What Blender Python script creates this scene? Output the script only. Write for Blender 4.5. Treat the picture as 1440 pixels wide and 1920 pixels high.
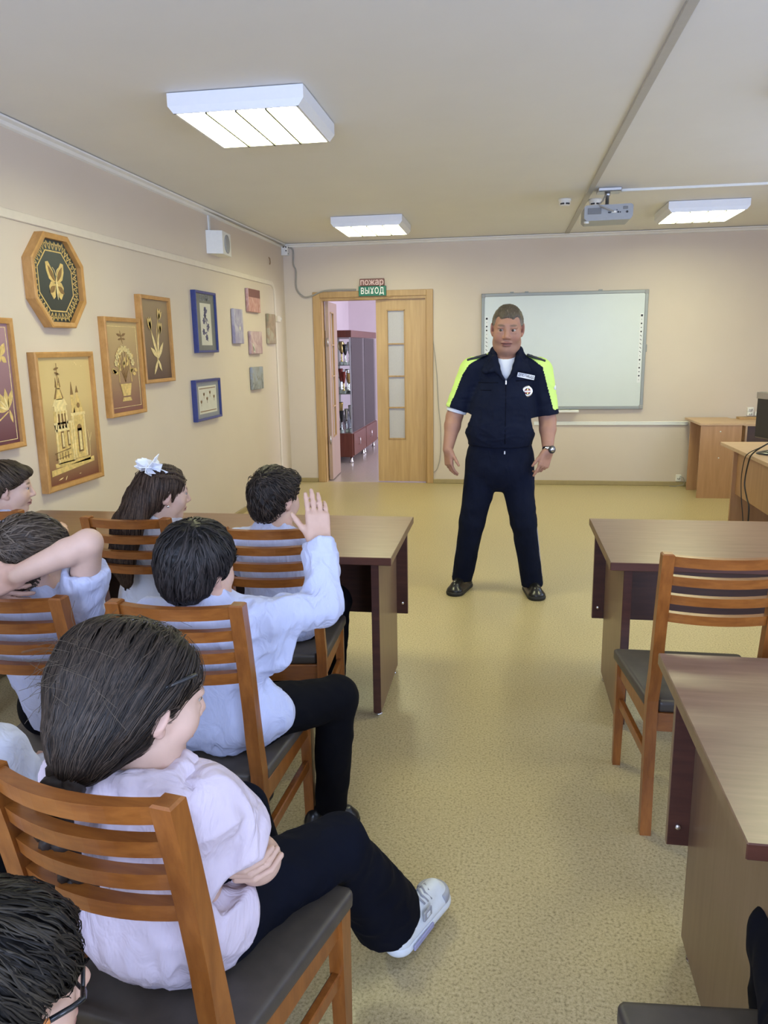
import bpy, bmesh, math, random
import numpy as np
from mathutils import Vector, Matrix

for _o in list(bpy.data.objects):
    bpy.data.objects.remove(_o, do_unlink=True)
scene = bpy.context.scene
COL = scene.collection
random.seed(7)
RNG = np.random.default_rng(11)
PI = math.pi

# ------------------------------------------------------------------ room dimensions (metres)
XL, XR = -2.55, 3.35          # left / right wall
YB, YF = 8.9065, -2.6         # far wall with the door / wall behind the viewer
ZC = 2.75                     # ceiling
EYE = 1.58

# ------------------------------------------------------------------ camera
PITCH, YAW, ROLL, FPX = 0.211968, 0.158670, 0.016504, 1434.23
_fw = Vector((-math.sin(YAW) * math.cos(PITCH), math.cos(YAW) * math.cos(PITCH), -math.sin(PITCH)))
_rt = Vector((math.cos(YAW), math.sin(YAW), 0))
_up = _rt.cross(_fw)
_r2 = _rt * math.cos(ROLL) - _up * math.sin(ROLL)
_u2 = _up * math.cos(ROLL) + _rt * math.sin(ROLL)
cam_data = bpy.data.cameras.new('camera')
cam_data.sensor_fit = 'HORIZONTAL'
cam_data.sensor_width = 36.0
cam_data.lens = FPX / 1440.0 * 36.0
cam_data.clip_start = 0.03
cam_data.clip_end = 100
cam = bpy.data.objects.new('camera', cam_data)
COL.objects.link(cam)
_m = Matrix((_r2, _u2, -_fw)).transposed().to_4x4()
_m.translation = Vector((0, 0, EYE))
cam.matrix_world = _m
scene.camera = cam

# ------------------------------------------------------------------ world, daylight, exposure
scene.view_settings.view_transform = 'Standard'
scene.view_settings.look = 'None'
scene.view_settings.gamma = 1.0
scene.view_settings.use_curve_mapping = False
scene.view_settings.exposure = 0.54

world = bpy.data.worlds.new('world')
scene.world = world
world.use_nodes = True
_bg = world.node_tree.nodes['Background']
_bg.inputs['Color'].default_value = (0.62, 0.74, 1.0, 1)
_bg.inputs['Strength'].default_value = 0.9

LAMP_COL = (0.92, 0.92, 0.54, 1)
LAMP_STR = 20.0
DAY_COL = (0.52, 0.66, 1.0)

def area_light(name, loc, rot, sx, sy, energy, color):
    d = bpy.data.lights.new(name, 'AREA')
    d.shape = 'RECTANGLE'; d.size = sx; d.size_y = sy
    d.energy = energy; d.color = color
    o = bpy.data.objects.new(name, d)
    COL.objects.link(o)
    o.location = loc; o.rotation_euler = rot
    return o

# daylight entering by the windows behind the viewer, by the windows of the right wall and by the corridor window
REAR_WINDOWS = [(-1.35, 0.9), (1.75, 0.9)]           # centre x, half width
RIGHT_WINDOWS = [(-0.6, 0.85), (2.2, 0.85), (5.0, 0.85)]   # centre y, half width
WZ0, WZ1 = 0.85, 2.45
for _x, _h in REAR_WINDOWS:
    area_light('daylight_rear', (_x, YF + 0.02, (WZ0 + WZ1) / 2), (PI / 2, 0, 0), 2 * _h, WZ1 - WZ0, 112, DAY_COL)
for _y, _h in RIGHT_WINDOWS:
    area_light('daylight_right', (XR - 0.02, _y, (WZ0 + WZ1) / 2), (PI / 2, 0, PI / 2), 2 * _h, WZ1 - WZ0, 20, DAY_COL)
area_light('daylight_corridor', (1.9, 11.0, 1.6), (PI / 2, 0, PI / 2), 3.0, 2.0, 120, (0.78, 0.80, 1.0))

# ================================================================== helpers
def tag(o, label=None, cat=None, group=None, kind=None):
    if label: o['label'] = label
    if cat: o['category'] = cat
    if group: o['group'] = group
    if kind: o['kind'] = kind
    return o

def empty(name, loc=(0, 0, 0), rz=0.0, label=None, cat=None, group=None, kind=None):
    o = bpy.data.objects.new(name, None)
    o.empty_display_size = 0.1
    COL.objects.link(o)
    o.location = loc
    o.rotation_euler = (0, 0, rz)
    return tag(o, label, cat, group, kind)

def copy_tree(o, parent=None):
    c = o.copy()
    COL.objects.link(c)
    c.parent = parent
    for ch in list(o.children):
        copy_tree(ch, c)
    return c

def link_mesh(name, me, parent=None, loc=None):
    o = bpy.data.objects.new(name, me)
    COL.objects.link(o)
    if parent is not None: o.parent = parent
    if loc is not None: o.location = loc
    return o

class MB:
    """collects shapes into one mesh"""
    def __init__(s):
        s.v = []; s.f = []; s.m = []; s.sm = []
    def add(s, vs, fs, mi=0, smooth=False):
        n = len(s.v)
        s.v.extend([tuple(v) for v in vs])
        for f in fs:
            s.f.append(tuple(i + n for i in f)); s.m.append(mi); s.sm.append(smooth)
        return s
    def box(s, x0, x1, y0, y1, z0, z1, mi=0, c=0.0):
        return s.obox(((x0 + x1) / 2, (y0 + y1) / 2, (z0 + z1) / 2), (1, 0, 0), (0, 1, 0), (0, 0, 1),
                      abs(x1 - x0) / 2, abs(y1 - y0) / 2, abs(z1 - z0) / 2, mi, c)
    def obox(s, ctr, ax, ay, az, hx, hy, hz, mi=0, c=0.0):
        ctr = Vector(ctr); ax = Vector(ax).normalized(); ay = Vector(ay).normalized(); az = Vector(az).normalized()
        P = lambda x, y, z: ctr + ax * x + ay * y + az * z
        if c <= 0:
            vs = [P(x * hx, y * hy, z * hz) for x in (-1, 1) for y in (-1, 1) for z in (-1, 1)]
            fs = [(0, 1, 3, 2), (4, 6, 7, 5), (0, 4, 5, 1), (2, 3, 7, 6), (0, 2, 6, 4), (1, 5, 7, 3)]
            return s.add(vs, fs, mi)
        c = min(c, hx * .9, hy * .9, hz * .9)
        vs = []; idx = {}
        for x in (-1, 1):
            for y in (-1, 1):
                for z in (-1, 1):
                    for k, (a, b, d) in enumerate(((0, c, c), (c, 0, c), (c, c, 0))):
                        idx[(x, y, z, k)] = len(vs)
                        vs.append(P(x * (hx - a), y * (hy - b), z * (hz - d)))
        fs = []
        S = (-1, 1)
        for e in S:
            fs.append([idx[(e, y, z, 0)] for y, z in ((-1, -1), (1, -1), (1, 1), (-1, 1))])
            fs.append([idx[(x, e, z, 1)] for x, z in ((-1, -1), (1, -1), (1, 1), (-1, 1))])
            fs.append([idx[(x, y, e, 2)] for x, y in ((-1, -1), (1, -1), (1, 1), (-1, 1))])
        for a in S:
            for b in S:
                fs.append([idx[(-1, a, b, 1)], idx[(1, a, b, 1)], idx[(1, a, b, 2)], idx[(-1, a, b, 2)]])
                fs.append([idx[(a, -1, b, 0)], idx[(a, 1, b, 0)], idx[(a, 1, b, 2)], idx[(a, -1, b, 2)]])
                fs.append([idx[(a, b, -1, 0)], idx[(a, b, 1, 0)], idx[(a, b, 1, 1)], idx[(a, b, -1, 1)]])
                for d in S:
                    fs.append([idx[(a, b, d, k)] for k in range(3)])
        out = []
        for f in fs:                       # outward winding
            n = (vs[f[1]] - vs[f[0]]).cross(vs[f[2]] - vs[f[0]])
            m = sum((vs[i] for i in f), Vector()) / len(f) - ctr
            out.append(tuple(f) if n.dot(m) > 0 else tuple(reversed(f)))
        return s.add(vs, out, mi)
    def prism(s, poly, ax, o, u, v, n, t, mi=0):
        """2-D polygon (u,v) extruded by t along n, from origin o"""
        o = Vector(o); u = Vector(u); v = Vector(v); n = Vector(n)
        N = len(poly)
        vs = [o + u * a + v * b for a, b in poly] + [o + u * a + v * b + n * t for a, b in poly]
        area = sum(poly[i][0] * poly[(i + 1) % N][1] - poly[(i + 1) % N][0] * poly[i][1] for i in range(N))
        flip = (area > 0) == (u.cross(v).dot(n) * t > 0)
        fs = [tuple(range(N - 1, -1, -1)), tuple(range(N, 2 * N))]
        fs += [(i, (i + 1) % N, N + (i + 1) % N, N + i) for i in range(N)]
        if not flip: fs = [tuple(reversed(f)) for f in fs]
        return s.add(vs, fs, mi)
    def tube(s, pts, r, n=8, mi=0, cap=True, smooth=True, closed=False):
        pts = [Vector(p) for p in pts]
        R = r if isinstance(r, (list, tuple)) else [r] * len(pts)
        N = len(pts)
        t0 = (pts[1] - pts[0]).normalized()
        ref = Vector((0, 0, 1)) if abs(t0.z) < .9 else Vector((1, 0, 0))
        u = t0.cross(ref).normalized()
        vs = []
        for i, p in enumerate(pts):
            if closed: t = pts[(i + 1) % N] - pts[i - 1]
            else: t = pts[min(i + 1, N - 1)] - pts[max(i - 1, 0)]
            t.normalize()
            u = (u - t * u.dot(t))
            u = u.normalized() if u.length > 1e-6 else t.orthogonal().normalized()
            w = t.cross(u)
            for k in range(n):
                a = 2 * PI * k / n
                vs.append(p + (u * math.cos(a) + w * math.sin(a)) * R[i])
        fs = []
        for i in range(N if closed else N - 1):
            j = (i + 1) % N
            for k in range(n):
                k2 = (k + 1) % n
                fs.append((i * n + k, i * n + k2, j * n + k2, j * n + k))
        if cap and not closed:
            fs.append(tuple(range(n - 1, -1, -1))); fs.append(tuple((N - 1) * n + k for k in range(n)))
        return s.add(vs, fs, mi, smooth)
    def lathe(s, prof, o=(0, 0, 0), ax=(0, 0, 1), n=20, mi=0, smooth=True):
        """profile of (radius, height) about an axis"""
        o = Vector(o); ax = Vector(ax).normalized()
        u = ax.orthogonal().normalized(); w = ax.cross(u)
        vs = []; fs = []
        for r, h in prof:
            for k in range(n):
                a = 2 * PI * k / n
                vs.append(o + ax * h + (u * math.cos(a) + w * math.sin(a)) * max(r, 1e-5))
        for i in range(len(prof) - 1):
            for k in range(n):
                k2 = (k + 1) % n
                fs.append((i * n + k, i * n + k2, (i + 1) * n + k2, (i + 1) * n + k))
        fs.append(tuple(range(n - 1, -1, -1)))
        fs.append(tuple((len(prof) - 1) * n + k for k in range(n)))
        return s.add(vs, fs, mi, smooth)
    def disc(s, o, ax, r, t, n=24, mi=0):
        return s.lathe([(r, 0), (r, t)], o, ax, n, mi, False)
    def mesh(s, name, mats):
        me = bpy.data.meshes.new(name)
        me.from_pydata(s.v, [], s.f)
        for m in (mats if isinstance(mats, (list, tuple)) else [mats]): me.materials.append(m)
        me.polygons.foreach_set('material_index', s.m)
        me.polygons.foreach_set('use_smooth', s.sm)
        me.update()
        return me
    def build(s, name, mats, parent=None, loc=None, **kw):
        o = link_mesh(name, s.mesh(name, mats), parent, loc)
        return tag(o, **kw) if kw else o

def text_obj(name, body, size, mat, o, u, v, parent=None, depth=0.001, align='CENTER', sx=1.0, bold=0.0, spacing=1.0):
    """flat lettering as a mesh: origin o, reading direction u, up v"""
    cu = bpy.data.curves.new(name, 'FONT')
    cu.body = body; cu.size = size; cu.align_x = align; cu.align_y = 'CENTER'
    cu.extrude = depth; cu.offset = bold; cu.space_character = spacing
    cu.resolution_u = 3
    t = bpy.data.objects.new(name + '_src', cu)
    COL.objects.link(t)
    dg = bpy.context.evaluated_depsgraph_get()
    me = bpy.data.meshes.new_from_object(t.evaluated_get(dg))
    bpy.data.objects.remove(t, do_unlink=True)
    u = Vector(u).normalized(); v = Vector(v).normalized(); n = u.cross(v)
    M = Matrix((u * sx, v, n)).transposed().to_4x4()
    M.translation = Vector(o)
    me.transform(M)
    me.materials.clear(); me.materials.append(mat)
    ob = link_mesh(name, me, parent)
    return ob

# ================================================================== materials
def new_mat(name, color=(.8, .8, .8), rough=.5, metal=0.0, spec=None, **kw):
    m = bpy.data.materials.new(name)
    m.use_nodes = True
    b = m.node_tree.nodes['Principled BSDF']
    b.inputs['Base Color'].default_value = (*color[:3], 1)
    b.inputs['Roughness'].default_value = rough
    b.inputs['Metallic'].default_value = metal
    if spec is not None: b.inputs['Specular IOR Level'].default_value = spec
    for k, v in kw.items():
        b.inputs[k.replace('_', ' ')].default_value = v
    return m

def nodes(m):
    nt = m.node_tree
    return nt, nt.nodes['Principled BSDF']

def add_node(nt, t, **kw):
    n = nt.nodes.new(t)
    for k, v in kw.items(): setattr(n, k, v)
    return n

def coords(nt, scale=(1, 1, 1), kind='Object', rot=(0, 0, 0)):
    tc = add_node(nt, 'ShaderNodeTexCoord')
    mp = add_node(nt, 'ShaderNodeMapping')
    mp.inputs['Scale'].default_value = scale
    mp.inputs['Rotation'].default_value = rot
    nt.links.new(tc.outputs[kind], mp.inputs['Vector'])
    return mp.outputs['Vector']

def noise(nt, vec, scale, detail=3, rough=.55, dist=0.0):
    n = add_node(nt, 'ShaderNodeTexNoise')
    n.inputs['Scale'].default_value = scale
    n.inputs['Detail'].default_value = detail
    n.inputs['Roughness'].default_value = rough
    n.inputs['Distortion'].default_value = dist
    nt.links.new(vec, n.inputs['Vector'])
    return n.outputs['Fac']

def ramp(nt, fac, stops):
    r = add_node(nt, 'ShaderNodeValToRGB')
    e = r.color_ramp.elements
    while len(e) > 1: e.remove(e[-1])
    e[0].position = stops[0][0]; e[0].color = (*stops[0][1], 1)
    for p, c in stops[1:]:
        k = e.new(p); k.color = (*c, 1)
    nt.links.new(fac, r.inputs['Fac'])
    return r.outputs['Color']

def bump(nt, b, fac, strength=.2, dist=.01):
    n = add_node(nt, 'ShaderNodeBump')
    n.inputs['Strength'].default_value = strength
    n.inputs['Distance'].default_value = dist
    nt.links.new(fac, n.inputs['Height'])
    nt.links.new(n.outputs['Normal'], b.inputs['Normal'])

def sc(c, k): return tuple(x * k for x in c)

def speckle_mat(name, color, var=.08, scale=60, rough=.6, bumpy=.0, spec=None, metal=0.0):
    m = new_mat(name, color, rough, metal, spec)
    nt, b = nodes(m)
    f = noise(nt, coords(nt), scale, 4)
    nt.links.new(ramp(nt, f, [(.3, sc(color, 1 - var)), (.7, sc(color, 1 + var))]), b.inputs['Base Color'])
    if bumpy: bump(nt, b, f, bumpy, .004)
    return m

def wood_mat(name, dark, light, scale=(1, 1, 1), rough=.35, rot=(0, 0, 0), grain=9.0, spec=.5):
    m = new_mat(name, light, rough, spec=spec)
    nt, b = nodes(m)
    v = coords(nt, scale, rot=rot)
    f = noise(nt, v, grain, 6, .62, .25)
    c = ramp(nt, f, [(.30, dark), (.52, tuple((a + q) / 2 for a, q in zip(dark, light))), (.72, light)])
    nt.links.new(c, b.inputs['Base Color'])
    bump(nt, b, f, .05, .002)
    return m

def fabric_mat(name, color, var=.05, rough=.85, scale=9, weave=700, strength=.12, sheen=.1, folds=0.0):
    m = new_mat(name, color, rough, spec=.10)
    nt, b = nodes(m)
    b.inputs['Sheen Weight'].default_value = sheen
    v = coords(nt)
    f = noise(nt, v, scale, 3)
    nt.links.new(ramp(nt, f, [(.3, sc(color, 1 - var)), (.7, sc(color, 1 + var))]), b.inputs['Base Color'])
    w = noise(nt, v, weave, 2)
    bump(nt, b, w, strength, .001)
    if folds:
        fo = noise(nt, coords(nt, (1, 1, .55)), 17, 3, .5, 1.4)
        b2 = add_node(nt, 'ShaderNodeBump')
        b2.inputs['Strength'].default_value = folds; b2.inputs['Distance'].default_value = .012
        nt.links.new(fo, b2.inputs['Height'])
        nt.links.new(b2.outputs['Normal'], [n for n in nt.nodes if n.type == 'BUMP' and n != b2][0].inputs['Normal'])
    return m

M = {}
# wall paint: pale peach
def wall_mat():
    m = new_mat('wall_paint', (.66, .52, .42), .62, spec=.3)
    nt, b = nodes(m)
    f = noise(nt, coords(nt, kind='Object'), 1.4, 4)
    nt.links.new(ramp(nt, f, [(.3, (.625, .535, .445)), (.7, (.65, .56, .465))]), b.inputs['Base Color'])
    g = noise(nt, coords(nt), 160, 3)
    bump(nt, b, g, .08, .002)
    return m
M['wall'] = wall_mat()
M['ceiling'] = speckle_mat('ceiling_paint', (.78, .775, .76), .012, 3, .8, .03)
M['plaster'] = speckle_mat('cornice_white', (.80, .79, .76), .02, 20, .6)
M['rail'] = speckle_mat('rail_cream', (.70, .62, .52), .03, 15, .55)
M['duct'] = speckle_mat('duct_white', (.74, .74, .70), .02, 30, .45)
M['duct_grey'] = speckle_mat('duct_grey', (.47, .455, .42), .03, 30, .55)

def floor_mat():
    m = new_mat('linoleum', (.5, .4, .2), .33, spec=.42)
    nt, b = nodes(m)
    v = coords(nt, kind='Object')
    n1 = noise(nt, v, 120, 3, .6)
    n2 = noise(nt, v, 260, 2, .6)
    n3 = noise(nt, v, .9, 3, .5)
    base = ramp(nt, n1, [(.33, (.30, .235, .12)), (.46, (.49, .40, .22)), (.56, (.54, .445, .25)), (.70, (.60, .51, .31))])
    fleck = ramp(nt, n2, [(.32, (.58, .55, .50)), (.44, (1, 1, 1))])
    mx = add_node(nt, 'ShaderNodeMix', data_type='RGBA', blend_type='MULTIPLY')
    mx.inputs['Factor'].default_value = .8
    nt.links.new(base, mx.inputs[6]); nt.links.new(fleck, mx.inputs[7])
    mz = add_node(nt, 'ShaderNodeMix', data_type='RGBA', blend_type='MULTIPLY')
    mz.inputs['Factor'].default_value = 1.0
    nt.links.new(mx.outputs[2], mz.inputs[6])
    nt.links.new(ramp(nt, n3, [(.3, (.93, .92, .90)), (.7, (1.03, 1.03, 1.03))]), mz.inputs[7])
    nt.links.new(mz.outputs[2], b.inputs['Base Color'])
    rr = add_node(nt, 'ShaderNodeMapRange')
    rr.inputs['To Min'].default_value = .27; rr.inputs['To Max'].default_value = .40
    nt.links.new(n3, rr.inputs['Value']); nt.links.new(rr.outputs['Result'], b.inputs['Roughness'])
    bump(nt, b, n1, .05, .002)
    return m
M['floor'] = floor_mat()
M['corridor_floor'] = speckle_mat('corridor_floor', (.40, .34, .30), .06, 40, .22)
M['corridor_wall'] = speckle_mat('corridor_wall', (.72, .62, .66), .02, 3, .7)
M['door'] = wood_mat('door_veneer', (.46, .29, .12), (.60, .40, .19), (9, 9, .5), .42, grain=3.2)
M['door_trim'] = wood_mat('door_trim', (.40, .24, .09), (.52, .33, .14), (9, 9, .5), .42, grain=3.2)
M['door_inside'] = wood_mat('door_pink_shaded', (.36, .245, .18), (.44, .31, .235), (9, 9, .5), .4, grain=3)  # pink veneer darkened for the shade on the open leaf
M['frost'] = speckle_mat('frosted_glass', (.50, .48, .50), .05, 140, .35, .25)
M['chair'] = wood_mat('chair_wood', (.185, .056, .010), (.31, .108, .021), (14, 14, 2.2), .32, grain=4)
M['slat'] = wood_mat('slat_wood', (.195, .060, .011), (.32, .112, .022), (2.2, 14, 14), .30, grain=4)
M['seat'] = speckle_mat('seat_leatherette', (.060, .049, .040), .12, 30, .45, .08)
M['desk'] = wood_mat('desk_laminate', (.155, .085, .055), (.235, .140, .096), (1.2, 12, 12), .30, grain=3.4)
M['desk_side'] = wood_mat('desk_panel', (.16, .092, .052), (.215, .132, .078), (12, 12, 1.0), .33, grain=3.2)  # panel tone, also used to paint reflected light on the side ends
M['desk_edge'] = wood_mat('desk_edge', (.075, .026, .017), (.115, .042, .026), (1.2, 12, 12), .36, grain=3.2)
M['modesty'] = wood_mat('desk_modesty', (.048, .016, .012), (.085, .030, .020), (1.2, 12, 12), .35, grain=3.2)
M['beech'] = wood_mat('beech_laminate', (.40, .22, .105), (.50, .29, .15), (10, 10, .8), .4, grain=3)
M['beech_top'] = wood_mat('beech_top', (.52, .34, .19), (.62, .42, .25), (2, 10, 10), .35, grain=3)
M['dark_panel'] = speckle_mat('dark_panel', (.075, .045, .04), .1, 20, .5)
M['chrome'] = new_mat('chrome', (.75, .75, .77), .18, 1.0)
M['steel'] = new_mat('brushed_steel', (.55, .55, .56), .35, 1.0)
M['black'] = speckle_mat('black_plastic', (.018, .018, .02), .1, 40, .3)
M['cable_black'] = new_mat('cable_black', (.015, .013, .014), .45)
M['cable_grey'] = speckle_mat('cable_grey', (.33, .31, .27), .05, 30, .5)
M['white_plastic'] = speckle_mat('white_plastic', (.78, .77, .72), .02, 40, .4)
M['grey_plastic'] = speckle_mat('grey_plastic', (.33, .34, .35), .03, 40, .42)
M['grey_dark'] = speckle_mat('grey_dark', (.17, .175, .18), .04, 60, .5)
M['lamp_body'] = speckle_mat('lamp_enamel', (.80, .81, .84), .01, 40, .35)
M['lamp_fin'] = new_mat('lamp_fin', (.025, .025, .022), .6)
def lamp_glow():
    m = new_mat('lamp_diffuser', (.9, .9, .85), .5)
    nt, b = nodes(m)
    b.inputs['Emission Color'].default_value = LAMP_COL
    b.inputs['Emission Strength'].default_value = LAMP_STR
    return m
M['glow'] = lamp_glow()
M['board'] = speckle_mat('board_white', (.60, .645, .615), .01, 8, .28)
M['board_frame'] = new_mat('board_aluminium', (.30, .315, .305), .5, .3)
M['board_corner'] = speckle_mat('board_corner', (.30, .30, .30), .05, 40, .5)
M['ink'] = new_mat('ink', (.03, .03, .035), .6)
M['icon_strip'] = new_mat('icon_strip', (.72, .74, .73), .45)
M['white_text'] = new_mat('sign_white', (.85, .87, .85), .5)
M['sign_red'] = speckle_mat('sign_red', (.20, .085, .075), .06, 40, .5)
M['sign_pink'] = new_mat('sign_pink', (.72, .52, .50), .5)
M['sign_green'] = speckle_mat('sign_green', (.01, .17, .105), .06, 40, .45)
M['frame_wood'] = wood_mat('frame_wood', (.40, .20, .055), (.55, .30, .10), (6, 3, 3), .35, grain=5)
M['frame_blue'] = speckle_mat('frame_blue', (.035, .05, .20), .1, 30, .35)
M['straw'] = speckle_mat('straw_gold', (.66, .47, .17), .22, 45, .32, .15)
M['straw_light'] = speckle_mat('straw_pale', (.78, .62, .30), .18, 45, .35, .15)
M['straw_dark'] = speckle_mat('straw_brown', (.22, .12, .04), .25, 45, .45, .15)
def gradient_mat(name, bottom, top, z0, z1):
    m = new_mat(name, top, .38)
    nt, b = nodes(m)
    tc = add_node(nt, 'ShaderNodeTexCoord')
    sp = add_node(nt, 'ShaderNodeSeparateXYZ')
    nt.links.new(tc.outputs['Object'], sp.inputs[0])
    mr = add_node(nt, 'ShaderNodeMapRange')
    mr.inputs['From Min'].default_value = z0; mr.inputs['From Max'].default_value = z1
    nt.links.new(sp.outputs['Z'], mr.inputs['Value'])
    nt.links.new(ramp(nt, mr.outputs['Result'], [(0, bottom), (.45, tuple((a + q) / 2 for a, q in zip(bottom, top))), (1, top)]), b.inputs['Base Color'])
    return m
M['cabinet'] = wood_mat('cabinet_mahogany', (.11, .030, .018), (.17, .052, .032), (8, 8, .8), .32, grain=3)
M['cabinet_in'] = speckle_mat('cabinet_back', (.30, .29, .25), .04, 10, .5)
def glass_mat():
    m = bpy.data.materials.new('pane_glass'); m.use_nodes = True
    nt = m.node_tree
    out = nt.nodes['Material Output']
    nt.nodes.remove(nt.nodes['Principled BSDF'])
    t = add_node(nt, 'ShaderNodeBsdfTransparent'); t.inputs[0].default_value = (.90, .93, .93, 1)
    g = add_node(nt, 'ShaderNodeBsdfGlossy'); g.inputs['Roughness'].default_value = .03
    x = add_node(nt, 'ShaderNodeMixShader')
    lw = add_node(nt, 'ShaderNodeLayerWeight'); lw.inputs['Blend'].default_value = .25
    nt.links.new(lw.outputs['Fresnel'], x.inputs[0])
    nt.links.new(t.outputs[0], x.inputs[1]); nt.links.new(g.outputs[0], x.inputs[2])
    nt.links.new(x.outputs[0], out.inputs['Surface'])
    return m
M['glass'] = glass_mat()
M['gold'] = new_mat('trophy_gold', (.80, .56, .22), .22, 1.0)
M['silver'] = new_mat('trophy_silver', (.80, .80, .80), .18, 1.0)
M['trophy_blue'] = new_mat('trophy_blue', (.03, .025, .16), .3)
M['trophy_red'] = new_mat('trophy_red', (.30, .04, .03), .3, .3)
M['marble'] = speckle_mat('marble_base', (.62, .66, .62), .12, 25, .3)
M['marble_dark'] = speckle_mat('marble_dark', (.03, .03, .035), .3, 25, .3)

# ================================================================== the room
def struct(name, mb, mats, parent=None, **kw):
    o = mb.build(name, mats, parent)
    if parent is None: tag(o, kind='structure')
    if kw: tag(o, **kw)
    return o

TH = .14
DX0, DX1, DZ = -2.135, -.895, 2.15      # door opening in the far wall
struct('floor', MB().box(XL - .2, XR + .2, YF - .2, YB + .02, -.08, 0), M['floor'],
       label='yellow speckled linoleum floor of the classroom')
struct('ceiling', MB().box(XL - .2, XR + .2, YF - .2, YB + TH, ZC, ZC + .1), M['ceiling'],
       label='white painted ceiling with long cable strip')
struct('wall_left', MB().box(XL - TH, XL, YF - TH, YB + TH, 0, ZC), M['wall'],
       label='peach painted left wall hung with pictures')
wb = MB()
wb.box(XL, DX0, YB, YB + TH, 0, ZC).box(DX1, XR, YB, YB + TH, 0, ZC).box(DX0, DX1, YB, YB + TH, DZ, ZC)
struct('wall_back', wb, M['wall'], label='peach painted far wall with doorway and whiteboard')
def window_wall(name, axis, pos, a0, a1, wins, label):
    mb = MB()
    def bx(u0, u1, z0, z1):
        if axis == 'x': mb.box(pos[0], pos[1], u0, u1, z0, z1)
        else: mb.box(u0, u1, pos[0], pos[1], z0, z1)
    u = a0
    for c, h in wins:
        bx(u, c - h, 0, ZC); bx(c - h, c + h, 0, WZ0 - .02); bx(c - h, c + h, WZ1 + .02, ZC); u = c + h
    bx(u, a1, 0, ZC)
    return struct(name, mb, M['wall'], label=label)
window_wall('wall_right', 'x', (XR, XR + TH), YF - TH, YB + TH, RIGHT_WINDOWS, 'peach painted right wall with windows')
window_wall('wall_rear', 'y', (YF - TH, YF), XL, XR, REAR_WINDOWS, 'peach painted rear wall with windows')
_n = 0
for axis, wins in (('y', REAR_WINDOWS), ('x', RIGHT_WINDOWS)):
    for c, h in wins:
        _n += 1
        mb = MB()
        def fr(u0, u1, z0, z1):
            if axis == 'y': mb.box(u0, u1, YF - .10, YF - .04, z0, z1, c=.006)
            else: mb.box(XR + .04, XR + .10, u0, u1, z0, z1, c=.006)
        fr(c - h, c - h + .06, WZ0, WZ1); fr(c + h - .06, c + h, WZ0, WZ1); fr(c - .04, c + .04, WZ0, WZ1)
        fr(c - h, c + h, WZ0, WZ0 + .06); fr(c - h, c + h, WZ1 - .06, WZ1)
        w = struct('window_%d' % _n, mb, M['white_plastic'], label='white framed window lighting the room')

# cornice along left and far walls, skirting
def cornice_profile(k):  # (out from wall, z)
    return [(0, ZC - .005), (.055, ZC - .005), (.052, ZC - .014), (.03, ZC - .022), (.018, ZC - .036), (0, ZC - .042)]
mb = MB()
mb.prism(cornice_profile(0), None, (XL, YF, 0), (1, 0, 0), (0, 0, 1), (0, 1, 0), YB - YF)
struct('trim_1', mb, M['plaster'], label='white cornice along the left wall')
mb = MB()
mb.prism(cornice_profile(0), None, (XL, YB, 0), (0, -1, 0), (0, 0, 1), (1, 0, 0), XR - XL)
struct('trim_2', mb, M['plaster'], label='white cornice along the far wall')
M['skirting'] = speckle_mat('skirting', (.36, .28, .13), .05, 20, .45)
struct('baseboard_back_left', MB().box(XL, -2.22, YB - .018, YB, 0, .05, c=.004), M['skirting'], label='olive skirting left of the door')
struct('baseboard_back_right', MB().box(-.83, XR, YB - .018, YB, 0, .05, c=.004), M['skirting'], label='olive skirting right of the door')
struct('baseboard_left', MB().box(XL, XL + .018, YF, YB - .02, 0, .05, c=.004), M['skirting'], label='olive skirting along the left wall')
# painted rail high on the left wall, bending down just before the corner
rail = MB()
rail.box(XL, XL + .012, YF, 8.36, 2.259, 2.309, c=.004)
arc = []
for k in range(9):
    a = PI / 2 * k / 8
    arc.append((8.36 + .16 * math.sin(a), 2.149 + .16 * math.cos(a)))
inner = []
for k in range(9):
    a = PI / 2 * k / 8
    inner.append((8.36 + .11 * math.sin(a), 2.149 + .11 * math.cos(a)))
for k in range(8):
    rail.prism([arc[k], arc[k + 1], inner[k + 1], inner[k]], None, (XL, 0, 0), (0, 1, 0), (0, 0, 1), (1, 0, 0), .012)
rail.box(XL, XL + .012, 8.47, 8.52, .05, 2.149, c=.004)
struct('trim_3', rail, M['rail'], label='cream rail high on the left wall bending down at the corner')
struct('trim_4', MB().box(.32, 2.0, YB - .02, YB, .684, .726, c=.005), M['duct'], label='white rail on the far wall below the whiteboard')
# ceiling cable strip
mb = MB().box(.600, .645, YF, 8.83, ZC - .012, ZC + .01, c=.003)
tag(mb.build('ceiling_cable_strip', M['duct_grey']), 'long grey cable strip running down the ceiling to the far wall', 'cable strip', kind='structure')
mb = MB().box(.86, XR, 6.53, 6.56, ZC - .018, ZC + .01, c=.003)
tag(mb.build('ceiling_cable_duct', M['duct']), 'white cable duct on the ceiling running right from the projector mount', 'cable duct', kind='structure')

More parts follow.
